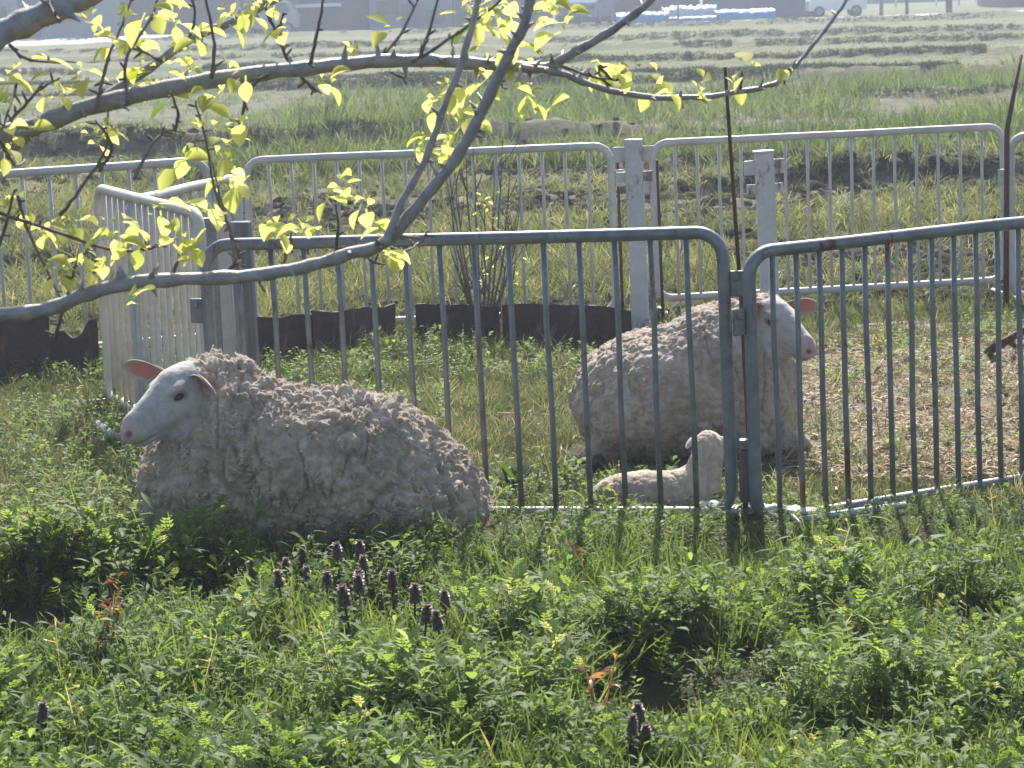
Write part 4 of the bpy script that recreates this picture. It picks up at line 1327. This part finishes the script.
for i, (px, py, lab) in enumerate(NET):
    src = nprot[i % 2]; hh = (.16, .14)[i % 2] * .95
    sc = rr_.uniform(.8, 1.1) * (1.15 if 'largest' in lab else 1)
    p_ = gnd(px, py, hh * sc + .035)
    o = src if i < 2 else copy_tree(src)
    o.location = (p_.x, p_.y, hz(p_.x, p_.y)); o.scale = (sc, sc, sc); o.rotation_euler = (rr_.uniform(-.12, .12), rr_.uniform(-.12, .12), rr_.uniform(0, 6))
    tag(o, lab, 'plant', 'dark dead nettles in the weeds')


def dried_weed(px, py, h, label, seed):
    random.seed(seed); p_ = gnd(px, py, h * .5)
    t = Tm()
    for s in range(2):
        d = Vector((random.uniform(-.35, .35), random.uniform(-.2, .2), 1)); b = Vector((random.uniform(-.02, .02), 0, 0))
        t.strip(b, d, h, .006, (1, .8, .5), 0.2, nrm=(0, 1, 0), t=.3)
        for k in range(7):
            az = random.uniform(0, 6.28); l = random.uniform(.025, .05)
            t.strip(b + d.normalized() * h * random.uniform(.3, 1), rdir(random.uniform(-.4, 1), az), l, l * .32, PO, random.uniform(.2, 1.6), t=random.uniform(.3, .9), fold=.25)
    V, F, T = t.arr()
    o = arr_obj('dried_weed', (V, F, T), M_rusty)
    o.location = (p_.x, p_.y, hz(p_.x, p_.y)); tag(o, label, 'plant', 'rusty dried weeds in the green')


dried_weed(117, 583, .17, 'orange dried weed at left beside the dark hollow in the grass', 1)
dried_weed(103, 655, .14, 'small rusty dried weed near the lower left', 2)
dried_weed(603, 690, .22, 'tallest rusty dried weed left of the dark hollow with nettles', 3)
dried_weed(582, 560, .12, 'thin reddish dried weed below the lying lamb', 4)
dried_weed(862, 632, .08, 'low brown dried weed in the weeds at right', 5)
dried_weed(731, 626, .10, 'faint brown dried weed in the weeds right of centre', 6)


def rosette(px, py, n, L, W, label, seed, el=(.5, 1.1), mat=M_weed, tt=.75, name='broadleaf_plant'):
    random.seed(seed); p_ = gnd(px, py, L * .4)
    t = Tm()
    for i in range(n):
        az = i * 2.4 + random.uniform(-.3, .3); l = L * random.uniform(.7, 1.1); e = random.uniform(*el)
        t.strip((0, 0, 0.02), rdir(e, az), l, l * W, (.12, .35, .8, 1, .85, .5, .06), .8, nrm=rdir(e + 1.57, az), t=tt + random.uniform(-.12, .12), fold=.12)
    o = arr_obj(name, t.arr(), mat)
    o.location = (p_.x, p_.y, hz(p_.x, p_.y)); tag(o, label, 'plant', 'broad leaved plants in the grass')


rosette(80, 592, 5, .085, .55, 'round leaved plant beside the dark hollow at the left', 1)
rosette(165, 488, 6, .07, .5, 'leafy plant in front of the chest of the near sheep', 2)
rosette(462, 512, 8, .11, .35, 'dark leafy plant at the rump of the near sheep', 3, tt=.35)
rosette(587, 500, 6, .08, .3, 'bright leafy shoot at the left end of the lamb', 4)
rosette(285, 508, 6, .06, .5, 'bright leafy shoot against the belly of the near sheep', 5)
rosette(470, 490, 7, .12, .16, 'long leaved dock plant behind the rump of the near sheep', 6, tt=.4)
rosette(513, 480, 9, .14, .35, 'dark broad plant behind the lower left bars of the near barrier', 7, tt=.12, el=(.9, 1.4))
rosette(930, 540, 5, .06, .5, 'broad plant under the right near barrier', 8, tt=.15)
rosette(430, 330, 9, .14, .25, 'leafy plant against the rusty sheet right of the timber post', 9, tt=.45)
rosette(385, 345, 9, .16, .25, 'leafy plant below the gap in the rusty sheets', 10, tt=.35)
t = Tm(); t.strip((0, 0, 0), (0, 0, 1), .10, .003, (1, 1), 0, t=.5)
for i in range(9): t.strip((0, 0, .1), rdir(.5, i * .7), .012, .008, (.5, 1, .6), 0, nrm=(0, 0, 1), t=1)
mt, nt, out = new_mat('pink_petal'); pp = nd(nt, 'ShaderNodeBsdfPrincipled', Roughness=.6); pp.inputs['Base Color'].default_value = (.6, .12, .4, 1); nt.links.new(pp.outputs[0], out.inputs[0])
o = arr_obj('pink_flower', t.arr(), mt); pq = gnd(934, 534, .13); o.location = (pq.x, pq.y, .03 + hz(pq.x, pq.y)); tag(o, 'tiny pink flower in front of the right near barrier', 'flower')

# leafless shrub behind the sheets
random.seed(5)
sp = gnd(482, 340); sh = thing('bare_shrub', 'leafless shrub of thin upright stems against the white barrier', 'shrub', (sp.x, sp.y + .1, 0))
for i in range(20):
    az = random.uniform(0, 6.28); le = random.uniform(.02, .34) * (1 if i < 15 else 1.6); h = random.uniform(.6, 1.0) * (1.0 if i < 13 else .55)
    b = MB(); pts = []
    for k in range(9):
        u = k / 8
        pts.append((math.cos(az) * (.03 + le * u * (1.1 - .4 * u)) + random.uniform(-.006, .006), math.sin(az) * .4 * le * u + random.uniform(-.006, .006), h * u))
    b.tube(pts, [.007 * (1 - .75 * k / 8) for k in range(9)], 6)
    for q in range(3):
        k = random.randint(2, 7); d = Vector((random.uniform(-1, 1), random.uniform(-.5, .5), 1.1)).normalized()
        P = Vector(pts[k]); b.tube([P, P + d * .07, P + d * .16 + Vector((0, 0, .03))], [.0035, .003, .0015], 5)
    b.build('stem', M_twig, sh)
t = Tm()
for i in range(60):
    az = random.uniform(0, 6.28)
    t.strip((random.uniform(-.05, .25), random.uniform(-.1, .1), random.uniform(.25, .75)), rdir(random.uniform(-.3, 1), az), .03, .014, PO, .5, t=.5 + random.uniform(-.3, .3), fold=.2)
arr_obj('leaves', t.arr(), M_spring, sh)

#@@SECTION tree
# ------------------------------------------------------------------ tree whose boughs hang into the view
TY = 4.3
trunk_x = -1.62
tree = thing('fruit_tree', 'tree with bare grey boughs and young yellow green leaves reaching in from the left', 'tree', (trunk_x, TY + .15, 0))
tl = Vector(tree.location)


def bez(pts, n=5):
    """smooth curve through the points"""
    P = [pts[0]] + list(pts) + [pts[-1]]; o = []
    for i in range(1, len(P) - 2):
        for k in range(n):
            u = k / n
            a, b, c, d = P[i - 1], P[i], P[i + 1], P[i + 2]
            o.append(.5 * ((2 * b) + (c - a) * u + (2 * a - 5 * b + 4 * c - d) * u * u + (3 * b - a - 3 * c + d) * u ** 3))
    o.append(P[-1])
    return o


def bough(pp, w0, w1, dy=(0, 0), start=None, name='branch', parent=None, end=None, knots=True):
    """pp: picture positions; w0,w1 widths in picture pixels; dy: depth offset along the bough"""
    n = len(pp); pts = []
    for i, (x_, y_) in enumerate(pp):
        pts.append(at(x_, y_, TY + dy[0] + (dy[1] - dy[0]) * i / max(1, n - 1)) - tl)
    if start is not None: pts = list(start) + pts
    c = bez(pts)
    N = len(c)
    ns = 0 if start is None else 5 * len(start)
    rad = []
    for i in range(N):
        u = max(0, (i - ns)) / max(1, N - 1 - ns)
        r = 1.2 * (w0 + (w1 - w0) * u) / 2 * TY / FPX
        if i < ns: r *= 1 + .9 * (ns - i) / ns
        r *= 1 + .10 * math.sin(i * 1.9) * knots + random.uniform(-.05, .05)
        rad.append(r)
    c = [q + Vector((random.uniform(-1, 1), random.uniform(-1, 1), random.uniform(-1, 1))) * .0012 for q in c]
    b = MB().tube(c, rad, 9)
    for q in range(int(N * .45)):            # buds, spurs and knots
        k = random.randint(min(ns, N - 2), N - 2); d = (c[k + 1] - c[k]).normalized()
        e = Vector((random.uniform(-1, 1), random.uniform(-1, 1), random.uniform(-.6, 1))); e = (e - d * e.dot(d)).normalized() + d * random.uniform(-.2, .7)
        l = random.uniform(.004, .016) + rad[k] * .6
        b.tube([c[k], c[k] + e * (rad[k] * .8), c[k] + e * (rad[k] + l * .6), c[k] + e * (rad[k] + l)], [rad[k] * .55, rad[k] * .45 + .001, .0022, .0008], 6)
    return b.build(name, M_bark if w0 > 5 else M_twig, parent or tree)


random.seed(12)
tr_pts = [Vector((0, 0, -.05)), Vector((.01, 0, .4)), Vector((-.02, .02, .9)), Vector((.02, .0, 1.35)), Vector((0, 0, 1.9)), Vector((.05, 0, 2.5)), Vector((.0, .05, 3.0))]
cc = bez(tr_pts)
MB().tube(cc, [.085 * (1 - .62 * i / len(cc)) + .02 * math.exp(-i / 2) for i in range(len(cc))], 14).build('trunk', M_bark, tree)
K = lambda z, x=0.03: Vector((x, 0, z))
bough([(-60, 150), (20, 130), (100, 104), (180, 86), (250, 74), (320, 67), (380, 61), (440, 61), (500, 65), (545, 67), (575, 52), (620, 25), (655, -4), (680, -40)], 17, 5, (0, -.1), start=[K(1.3), K(1.37, .25)], name='bough')
bough([(-60, 312), (0, 315), (50, 308), (100, 290), (150, 281), (240, 277), (300, 268), (350, 254), (385, 243), (418, 205), (455, 160), (480, 115), (505, 62), (525, 20), (535, -30)], 13, 8, (-.1, -.25), start=[K(1.0), K(1.08, .22)], name='bough')
bough([(-60, 60), (0, 33), (50, 12), (95, -8), (140, -40)], 26, 18, (.05, .1), start=[K(1.5), K(1.58, .2)], name='bough')
bough([(385, 245), (400, 205), (425, 160), (445, 105), (465, 52), (478, 0), (482, -30)], 6.5, 5, (-.22, -.1))
bough([(-30, 185), (10, 150), (40, 128), (90, 105), (140, 75), (190, 40), (240, 18), (290, -10)], 10, 7, (.2, .1))
bough([(520, 67), (560, 73), (600, 88), (650, 97), (700, 97), (760, 88), (785, 77), (800, 60), (825, 30), (850, -5), (858, -25)], 6, 2.6, (-.1, .15))
for q in [
    [(412, 62), (440, 45), (490, 10), (520, -20)], [(95, 112), (108, 60), (122, 25), (135, -10)], [(212, 78), (214, 45), (206, 0), (204, -20)], [(310, 64), (318, 30), (325, -10)],
    [(380, 58), (398, 38), (412, 12), (422, -10)], [(420, 58), (430, 28), (440, -10)], [(128, 104), (126, 60), (150, 20), (160, -10)], [(268, 74), (250, 90), (240, 122), (238, 145)],
    [(60, 215), (80, 190), (105, 150), (108, 110)], [(100, 170), (112, 145), (95, 120)], [(135, 178), (148, 150), (165, 132), (185, 132)], [(175, 130), (178, 112), (170, 92)], [(230, 270), (236, 250), (215, 190), (208, 150), (195, 100)],
    [(240, 277), (232, 240), (222, 205), (212, 160)], [(282, 270), (287, 250), (292, 232)], [(335, 258), (338, 230), (336, 205)], [(170, 280), (178, 262), (190, 245)], [(128, 285), (118, 272)],
    [(-10, 210), (40, 226), (100, 247), (135, 250), (160, 246), (178, 238)], [(56, 335), (66, 300), (75, 268), (78, 255)], [(18, 195), (30, 235), (62, 300)], [(0, 245), (8, 215), (14, 190)],
    [(302, 78), (312, 88), (316, 92)], [(398, 75), (408, 84)], [(500, 72), (498, 80), (506, 90)], [(600, 66), (610, 78), (625, 80)], [(610, 88), (600, 76), (598, 66)], [(560, 66), (600, 78), (625, 79)],
    [(785, 77), (790, 68)], [(740, 92), (742, 80)], [(380, 242), (402, 252), (418, 243)], [(255, 278), (262, 285)], [(365, 250), (372, 262), (385, 264)], [(395, 235), (420, 238), (428, 232)],
    [(0, 130), (20, 110), (40, 90), (60, 78)], [(60, 22), (50, 5), (45, -15)], [(20, 70), (12, 100), (2, 130)], [(185, 45), (195, 20), (190, -10)], [(280, 38), (268, 15), (262, -10)], [(290, 64), (280, 40), (284, 12)],
    [(160, 60), (128, 45), (95, 30)], [(10, 45), (30, 60), (75, 62)], [(0, 140), (15, 165), (25, 160)]]:
    bough(q, 3.4 if len(q) > 2 else 2.6, 1.5, (random.uniform(-.15, .1), random.uniform(-.2, .15)), name='twig')

LEAF = [(15, 72), (30, 85), (8, 100), (45, 95), (60, 92), (25, 60), (78, 72), (85, 78), (95, 35), (92, 22), (118, 18), (108, 32), (125, 36), (135, 38), (150, 12), (160, 8), (172, 18), (180, 12), (175, 25), (192, 28), (200, 38), (188, 50), (160, 68), (140, 62), (150, 72),
        (225, 8), (238, 14), (250, 2), (232, 25), (255, 12), (270, 6), (280, 28), (215, 95), (205, 92), (196, 70), (192, 68), (160, 88), (240, 75), (232, 66), (110, 45), (20, 128), (8, 78), (2, 150), (12, 135), (100, 140), (95, 138), (105, 132),
        (225, 125), (240, 122), (205, 128), (235, 140), (190, 155), (182, 165), (228, 158), (215, 150), (240, 185), (222, 180), (232, 180), (212, 190), (225, 172), (205, 205), (212, 215), (320, 82), (323, 88), (395, 28), (354, 47), (358, 50),
        (462, 10), (475, 4), (482, 20), (492, 12), (500, 28), (505, 40), (488, 8), (510, 18), (500, 5), (470, 22), (550, 4), (558, 10), (545, 2), (562, 22), (560, 32), (565, 18), (520, 58), (510, 46), (484, 52), (595, 62), (602, 70), (622, 76), (628, 68), (616, 64), (663, 75), (655, 88), (668, 90), (700, 98), (703, 86), (742, 74), (738, 80), (746, 68), (790, 72),
        (525, 92), (535, 96), (542, 108), (528, 90), (440, 102), (432, 98), (446, 98), (428, 138), (425, 146), (422, 152), (440, 142), (452, 142), (470, 120), (462, 122), (478, 116), (484, 82), (448, 82), (350, 200), (362, 208), (338, 186), (330, 195), (275, 228), (300, 228), (298, 218), (285, 238), (308, 232), (385, 230), (390, 226), (383, 255), (382, 250),
        (8, 205), (2, 208), (12, 212), (68, 222), (70, 218), (62, 228), (116, 232), (126, 240), (113, 225), (132, 222), (158, 210), (163, 202), (100, 265), (95, 258), (60, 270), (52, 268), (72, 268), (106, 238), (118, 240), (88, 268), (100, 238), (190, 250), (180, 238), (185, 255), (196, 245), (137, 248), (135, 300), (40, 228), (45, 232), (30, 130), (110, 132)]
lt = Tm()
random.seed(8)


def tree_leaf(t, P, L, az, el, roll, tint):
    d = rdir(el, az); up = rdir(el + 1.57, az); up = Matrix.Rotation(roll, 3, d) @ up
    t.strip(P, d, L * .25, L * .05, (1, 1), 0, nrm=up, t=tint - .3)
    t.strip(P + d * L * .25, d, L * .8, L * .56, (.10, .62, .95, 1.0, .82, .48, .05), random.uniform(.2, 1.1), nrm=up, t=tint, fold=random.uniform(.1, .35))


for (px, py) in LEAF:
    P = at(px, py, TY + random.uniform(-.22, .12)) - tl
    for k in range(random.choice((1, 2, 2))):
        tree_leaf(lt, P + Vector((random.uniform(-.008, .008), random.uniform(-.02, .02), random.uniform(-.006, .006))), random.uniform(.034, .058), random.uniform(0, 6.28), random.uniform(-1.2, .7), random.uniform(-.9, .9), random.uniform(.35, 1.0))
    for k in range(random.choice((1, 2, 3, 3))):
        tree_leaf(lt, P + Vector((random.uniform(-.012, .012), random.uniform(-.02, .02), random.uniform(-.01, .01))), random.uniform(.012, .024), random.uniform(0, 6.28), random.uniform(-.5, 1.3), random.uniform(-.9, .9), random.uniform(.2, .8))
for k in range(120):      # the rest of the crown beyond the frame
    P = Vector((random.uniform(-.6, .5), random.uniform(-.5, .5), random.uniform(1.95, 3.0)))
    tree_leaf(lt, P, random.uniform(.03, .055), random.uniform(0, 6.28), random.uniform(-1, .7), random.uniform(-.9, .9), random.uniform(.35, 1.0))
arr_obj('leaves', lt.arr(), M_spring, tree)
# two older dark leaves
for (px, py, l) in ((148, 70, .05), (175, 98, .055), (478, 22, .06), (283, 25, .05)):
    t2 = Tm(); tree_leaf(t2, at(px, py, TY + .1) - tl, l, random.uniform(2, 4), -.6, .2, .35)
    arr_obj('old_leaf', t2.arr(), M_weed, tree)

#@@SECTION background
BY = 108.0


def mat_wall(name, c1, c2):
    return mat_simple(name, [(0.35, c1), (0.65, c2)], 1.2, 0.85, bs=.2, bd=.02, stretch=(1, 1, .4))


W_blue = mat_wall('pale_blue_wall', (.12, .15, .22), (.17, .21, .28))
W_dark = mat_wall('slate_wall', (.05, .06, .10), (.08, .10, .14))
W_grey = mat_wall('grey_wall', (.10, .10, .125), (.15, .15, .17))
W_lite = mat_wall('light_wall', (.20, .22, .28), (.26, .29, .34))
M_tile = mat_wall('roof_tiles', (.08, .09, .11), (.14, .15, .17))
M_glass = mat_simple('window_glass', [(.3, (.03, .04, .06)), (.7, (.06, .08, .1))], 2, .12, bs=0)
M_tarp = mat_simple('blue_tarp', [(.3, (.05, .20, .45)), (.7, (.09, .28, .55))], 1.5, .5, bs=.8, bd=.1)
M_wtarp = mat_simple('white_tarp', [(.3, (.45, .47, .5)), (.7, (.6, .6, .63))], 1.5, .5, bs=.8, bd=.1)
M_trim = mat_wall('white_trim', (.7, .7, .7), (.82, .82, .82))


def house(px0, px1, Y, h, dp, wall, label, roof='gable', wins=(), band=None, doors=(), name='farm_building', over=.4):
    a = at(px0, 20, Y).x; b = at(px1, 20, Y).x; w = b - a; cx = (a + b) / 2
    t = thing(name, label, 'building', (cx, Y + dp / 2, 0))
    m_ = MB(); m_.box((0, 0, h / 2 - .1), (w, dp, h + .2)); 
    m_.build('wall', wall, t, False)
    if roof == 'gable':
        r_ = MB(); rh = dp * .28
        for s in (-1, 1):
            r_.grid([[(-w / 2 - over, s * (dp / 2 + over), h - .12 + .02), (w / 2 + over, s * (dp / 2 + over), h - .12 + .02)], [(-w / 2 - over, 0, h + rh), (w / 2 + over, 0, h + rh)]])
        o = r_.build('roof', M_tile, t, False); so = o.modifiers.new('s', 'SOLIDIFY'); so.thickness = .12
        g_ = MB()
        for s in (-1, 1): g_.grid([[(s * (w / 2 - .01), -dp / 2, h), (s * (w / 2 - .01), dp / 2, h)], [(s * (w / 2 - .01), -.01, h + rh - .05), (s * (w / 2 - .01), .01, h + rh - .05)]])
        g_.build('gable', wall, t, False)
    else:
        MB().box((0, 0, h + .06), (w + over, dp + over, .16)).build('roof', M_tile, t, False)
    for (u, z, ww, hh) in wins:
        x_ = -w / 2 + u * w
        wf = MB().box((x_, -dp / 2 - .02, z), (ww + .16, .10, hh + .16)).build('window', wall, t, False)
        MB().box((x_, -dp / 2 - .075, z), (ww, .03, hh)).build('pane', M_glass, wf, False)
    for (u, ww, hh) in doors:
        x_ = -w / 2 + u * w
        MB().box((x_, -dp / 2 - .03, hh / 2 + .02), (ww, .09, hh)).build('door', W_dark, t, False)
    if isinstance(band, tuple):
        u0_, u1_, z, hh = band
        MB().box((-w / 2 + (u0_ + u1_) / 2 * w, -dp / 2 - .25, z), ((u1_ - u0_) * w, .5, hh)).build('canopy', M_trim, t, False)
    return t


house(-60, 118, 112, 3.2, 7, W_lite, 'pale building half hidden by the thick bough at top left', wins=((.3, 1.2, 1.2, .8), (.7, 1.2, 1.2, .8)), doors=((.5, .9, 2.0),))
house(120, 236, 116, 3.0, 6, W_dark, 'slate coloured building behind the leafy twigs at top left', wins=((.3, .9, 1.2, .8), (.75, .9, 1.2, .8)))
house(240, 368, 110, 2.9, 6, W_dark, 'dark blue shed with a white canopy strip on its front', roof='flat', band=(.43, .80, 1.18, .14), wins=((.88, .8, .8, .5),), doors=((.16, 1.0, 1.9),))
house(370, 452, 109, 3.4, 7, W_blue, 'pale blue house left of the slate house', wins=((.22, 1.0, .9, .6), (.8, .55, .8, .55)), doors=((.5, .8, 1.1),))
house(455, 553, 112, 2.0, 6, W_blue, 'blue grey low building with pale eaves behind the leaf cluster', roof='flat', wins=((.12, .3, .6, .8),), band=(.0, .5, 1.72, .12))
house(558, 700, 118, 3.2, 6, W_dark, 'long slate building behind the blue tarpaulin', wins=((.2, 1.0, 1.0, .6), (.5, 1.0, 1.3, .7)), doors=((.72, .9, 1.5),))
house(716, 824, 112, 3.0, 7, W_grey, 'windowless grey barn left of the white car', roof='gable', doors=((.55, 1.6, 2.2),))
house(872, 952, 150, 4.0, 8, W_blue, 'distant pale house beyond the guard rail', wins=((.2, 1.3, 1.3, 1), (.7, 1.3, 1.3, 1)))
house(1006, 1120, 118, 3.0, 7, W_dark, 'dark building cut off by the top right corner', wins=((.3, 1.0, 1.2, .8),), doors=((.6, 1, 2),))
house(958, 1003, 160, 4.5, 8, W_grey, 'small distant grey house right of the utility poles', wins=((.5, 1.3, 1.4, 1.2),))


def tarp(px0, px1, Y, h, dp, mat, label, seed):
    a = at(px0, 20, Y).x; b = at(px1, 20, Y).x
    rows = []
    prof = [(-dp / 2, 0), (-dp / 2 + .05, h * .7), (-dp / 4, h * .97), (0, h), (dp / 4, h * .97), (dp / 2 - .05, h * .7), (dp / 2, 0)]
    n = 24
    for (yy, zz) in prof:
        rows.append([(a + (b - a) * i / n, Y + yy + random.uniform(-.06, .06), max(0, zz * (1 + random.uniform(-.12, .12)))) for i in range(n + 1)])
    o = MB().grid(rows[::-1]).build('tarpaulin', mat)
    return tag(o, label, 'tarpaulin')


random.seed(4)
tarp(616, 668, 107, .45, 1.6, M_tarp, 'blue tarpaulin heap left of the white one', 1)
tarp(662, 716, 108.4, .62, 1.4, M_wtarp, 'white tarpaulin heap between two blue ones', 2)
tarp(660, 716, 106.6, .22, .8, M_tarp, 'narrow strip of blue tarpaulin in front of the white one', 4)
tarp(715, 774, 107.4, .42, 1.6, M_tarp, 'blue tarpaulin along the foot of the grey barn', 3)

# farm road and guard rail
flat('farm_road', [(-40, 104.4 + 3), (70, 104.4 - 7.5), (70, 107 - 7.5), (-40, 107 + 3)], .0, mat_simple('pale_gravel', [(.3, (.35, .34, .32)), (.7, (.5, .49, .46))], 2, .9), 'pale farm road running in front of the buildings', kind='structure', th=.05, nx=60)
gr = thing('guard_rail', 'white guard rail beyond the road at top right', 'guard rail', (at(890, 5, 130).x, 130, 0))
MB().box((3.2, 0, .62), (6.6, .06, .28)).build('rail', M_trim, gr, False, .01)
for k in range(4): MB().box((.3 + 2 * k, .08, .3), (.09, .09, .6)).build('upright', M_trim, gr, False)
gr2 = thing('guard_rail', 'white guard rail right of the thick utility pole', 'guard rail', (at(955, 5, 128).x, 128, 0))
MB().box((1.6, 0, .78), (3.3, .06, .3)).build('rail', M_trim, gr2, False, .01)
for k in range(3): MB().box((.2 + 1.4 * k, .08, .35), (.09, .09, .7)).build('upright', M_trim, gr2, False)


def pole(px, Y, h, r, label):
    P = at(px, 10, Y); t = thing('utility_pole', label, 'utility pole', (P.x, Y, 0), group='utility poles by the road')
    MB().tube([(0, 0, -.1), (0, 0, h * .5), (0, 0, h)], [r, r * .85, r * .7], 10).build('shaft', W_grey, t)
    MB().box((0, 0, h - .5), (1.4, .1, .1)).build('crossarm', W_grey, t, False)


pole(907, 106, 6.5, .07, 'thinner utility pole left of the guard rail gap')
pole(949, 108, 6.5, .14, 'thicker dark utility pole between the guard rails')
pole(678, 105, 5.5, .05, 'thin pole in front of the white tarpaulin')


# white parked car, side on
def car(px, Y, label, body_mat, rz=0.0, L=3.4, name='parked_car', group=None):
    P = at(px, 15, Y); t = thing(name, label, 'car', (P.x, Y, 0), (0, 0, rz), group)
    W = 1.5
    prof = [(-1.70, .32), (-1.70, .78), (-1.62, .92), (-1.0, 1.0), (-.62, 1.38), (-.2, 1.48), (.75, 1.48), (1.25, 1.36), (1.60, .98), (1.70, .85), (1.70, .32)]
    s = L / 3.4
    prof = [(a * s, b) for a, b in prof]
    rows = []
    for yv, k in ((-W / 2, .93), (-W / 2 + .06, 1.0), (0, 1.02), (W / 2 - .06, 1.0), (W / 2, .93)):
        rows.append([(a, yv * (1 if z < 1.0 else .88), .32 + (z - .32) * k) for a, z in prof])
    b = MB().grid(rows)
    cl = [[(a, yv, .32) for a, z in prof] for yv in (-W / 2, W / 2)]
    b.grid([[(a, -W / 2, .32) for a, z in prof], rows[0]]); b.grid([rows[-1], [(a, W / 2, .32) for a, z in prof]])
    b.build('body', body_mat, t)
    for s1 in (-1, 1):
        for (a0, a1) in ((-.62, .18), (.24, 1.05)):
            MB().grid([[(a0 * s - .22 * (a0 < -.3), s1 * (W / 2 * .97), 1.0), (a1 * s + .16 * (a1 > .9), s1 * (W / 2 * .97), 1.0)], [(a0 * s + .08, s1 * (W / 2 * .905), 1.34), (a1 * s - .02, s1 * (W / 2 * .905), 1.34)]]).build('side_window', M_glass, t, False).modifiers.new('s', 'SOLIDIFY').thickness = .03
        for a in (-1.08, 1.08):
            w_ = MB(); ring = [(a * s + .27 * math.cos(q * .5236), s1 * W / 2 * .96, .28 + .27 * math.sin(q * .5236)) for q in range(12)]
            w_.tube([(a * s, s1 * (W / 2 - .16), .28), (a * s, s1 * (W / 2 + .012), .28)], .28, 16).build('wheel', M_black, t)
            MB().tube([(a * s, s1 * (W / 2), .28), (a * s, s1 * (W / 2 + .03), .28)], .16, 12).build('hubcap', W_lite, t)
    for s1 in (-.55, .55):
        MB().box((-1.70 * s, s1, .72), (.06, .26, .14)).build('headlight', M_glass, t, False)
    return t


M_car = mat_simple('white_car_paint', [(.3, (.72, .72, .72)), (.7, (.8, .8, .8))], 2, .25, bs=0)
car(836, 107.5, 'small white car parked right of the grey barn', M_car, L=2.9).scale = (.82, .82, .82)
car(268, 108.6, 'small pale car half hidden by leaves before the dark blue shed', W_lite, L=2.6)
car(588, 110, 'small bluish car in front of the long slate building', W_blue, rz=1.3)


# bare roadside tree
def far_tree(px, Y, h, label, seed, dens=900, mat=M_field, tt=.75):
    random.seed(seed); P = at(px, 10, Y)
    t = thing('roadside_tree', label, 'tree', (P.x, Y, 0))
    MB().tube([(0, 0, -.1), (.03, 0, h * .3), (-.04, 0, h * .6)], [.09, .07, .03], 8).build('trunk', M_twig, t)
    for k in range(7):
        az = k * .9; z0 = h * random.uniform(.25, .5)
        MB().tube([(0, 0, z0), (math.cos(az) * h * .16, math.sin(az) * h * .16, z0 + h * .18), (math.cos(az) * h * .28, math.sin(az) * h * .28, z0 + h * .4)], [.035, .02, .008], 5).build('limb', M_twig, t)
    L = Tm(); cl = [(Vector((random.gauss(0, .2), random.gauss(0, .2), random.uniform(.45, 1))) * h) for _ in range(16)]
    for k in range(dens):
        c = random.choice(cl); q = c + Vector((random.gauss(0, 1), random.gauss(0, 1), random.gauss(0, 1))) * h * .075
        L.strip(q, rdir(random.uniform(-.6, 1), random.uniform(0, 6.28)), .12, .06, (.3, 1, .2), .2, t=tt + random.uniform(-.15, .15))
    arr_obj('crown', L.arr(), mat, t)
    return t


far_tree(881, 103.5, 2.6, 'small pale bushy tree right of the white car', 1, tt=.9)

# ------------------------------------------------------------------ air
hz_o = MB().box((0, 85, 2.5 + 3.0), (150, 210, 13.0 - 0.0)).build('haze', None, None, False)
hz_o.data.vertices.foreach_get
mt = bpy.data.materials.new('haze_air'); mt.use_nodes = True
nt = mt.node_tree; nt.nodes.clear(); out = nt.nodes.new('ShaderNodeOutputMaterial')
vp = nt.nodes.new('ShaderNodeVolumePrincipled')
vp.inputs['Color'].default_value = (.80, .87, 1.0, 1)
vp.inputs['Density'].default_value = 0.0020
vp.inputs['Anisotropy'].default_value = 0.2
nt.links.new(vp.outputs[0], out.inputs['Volume'])
hz_o.data.materials.append(mt)
tag(hz_o, 'thin pale haze in the air over the field', 'haze', kind='stuff')
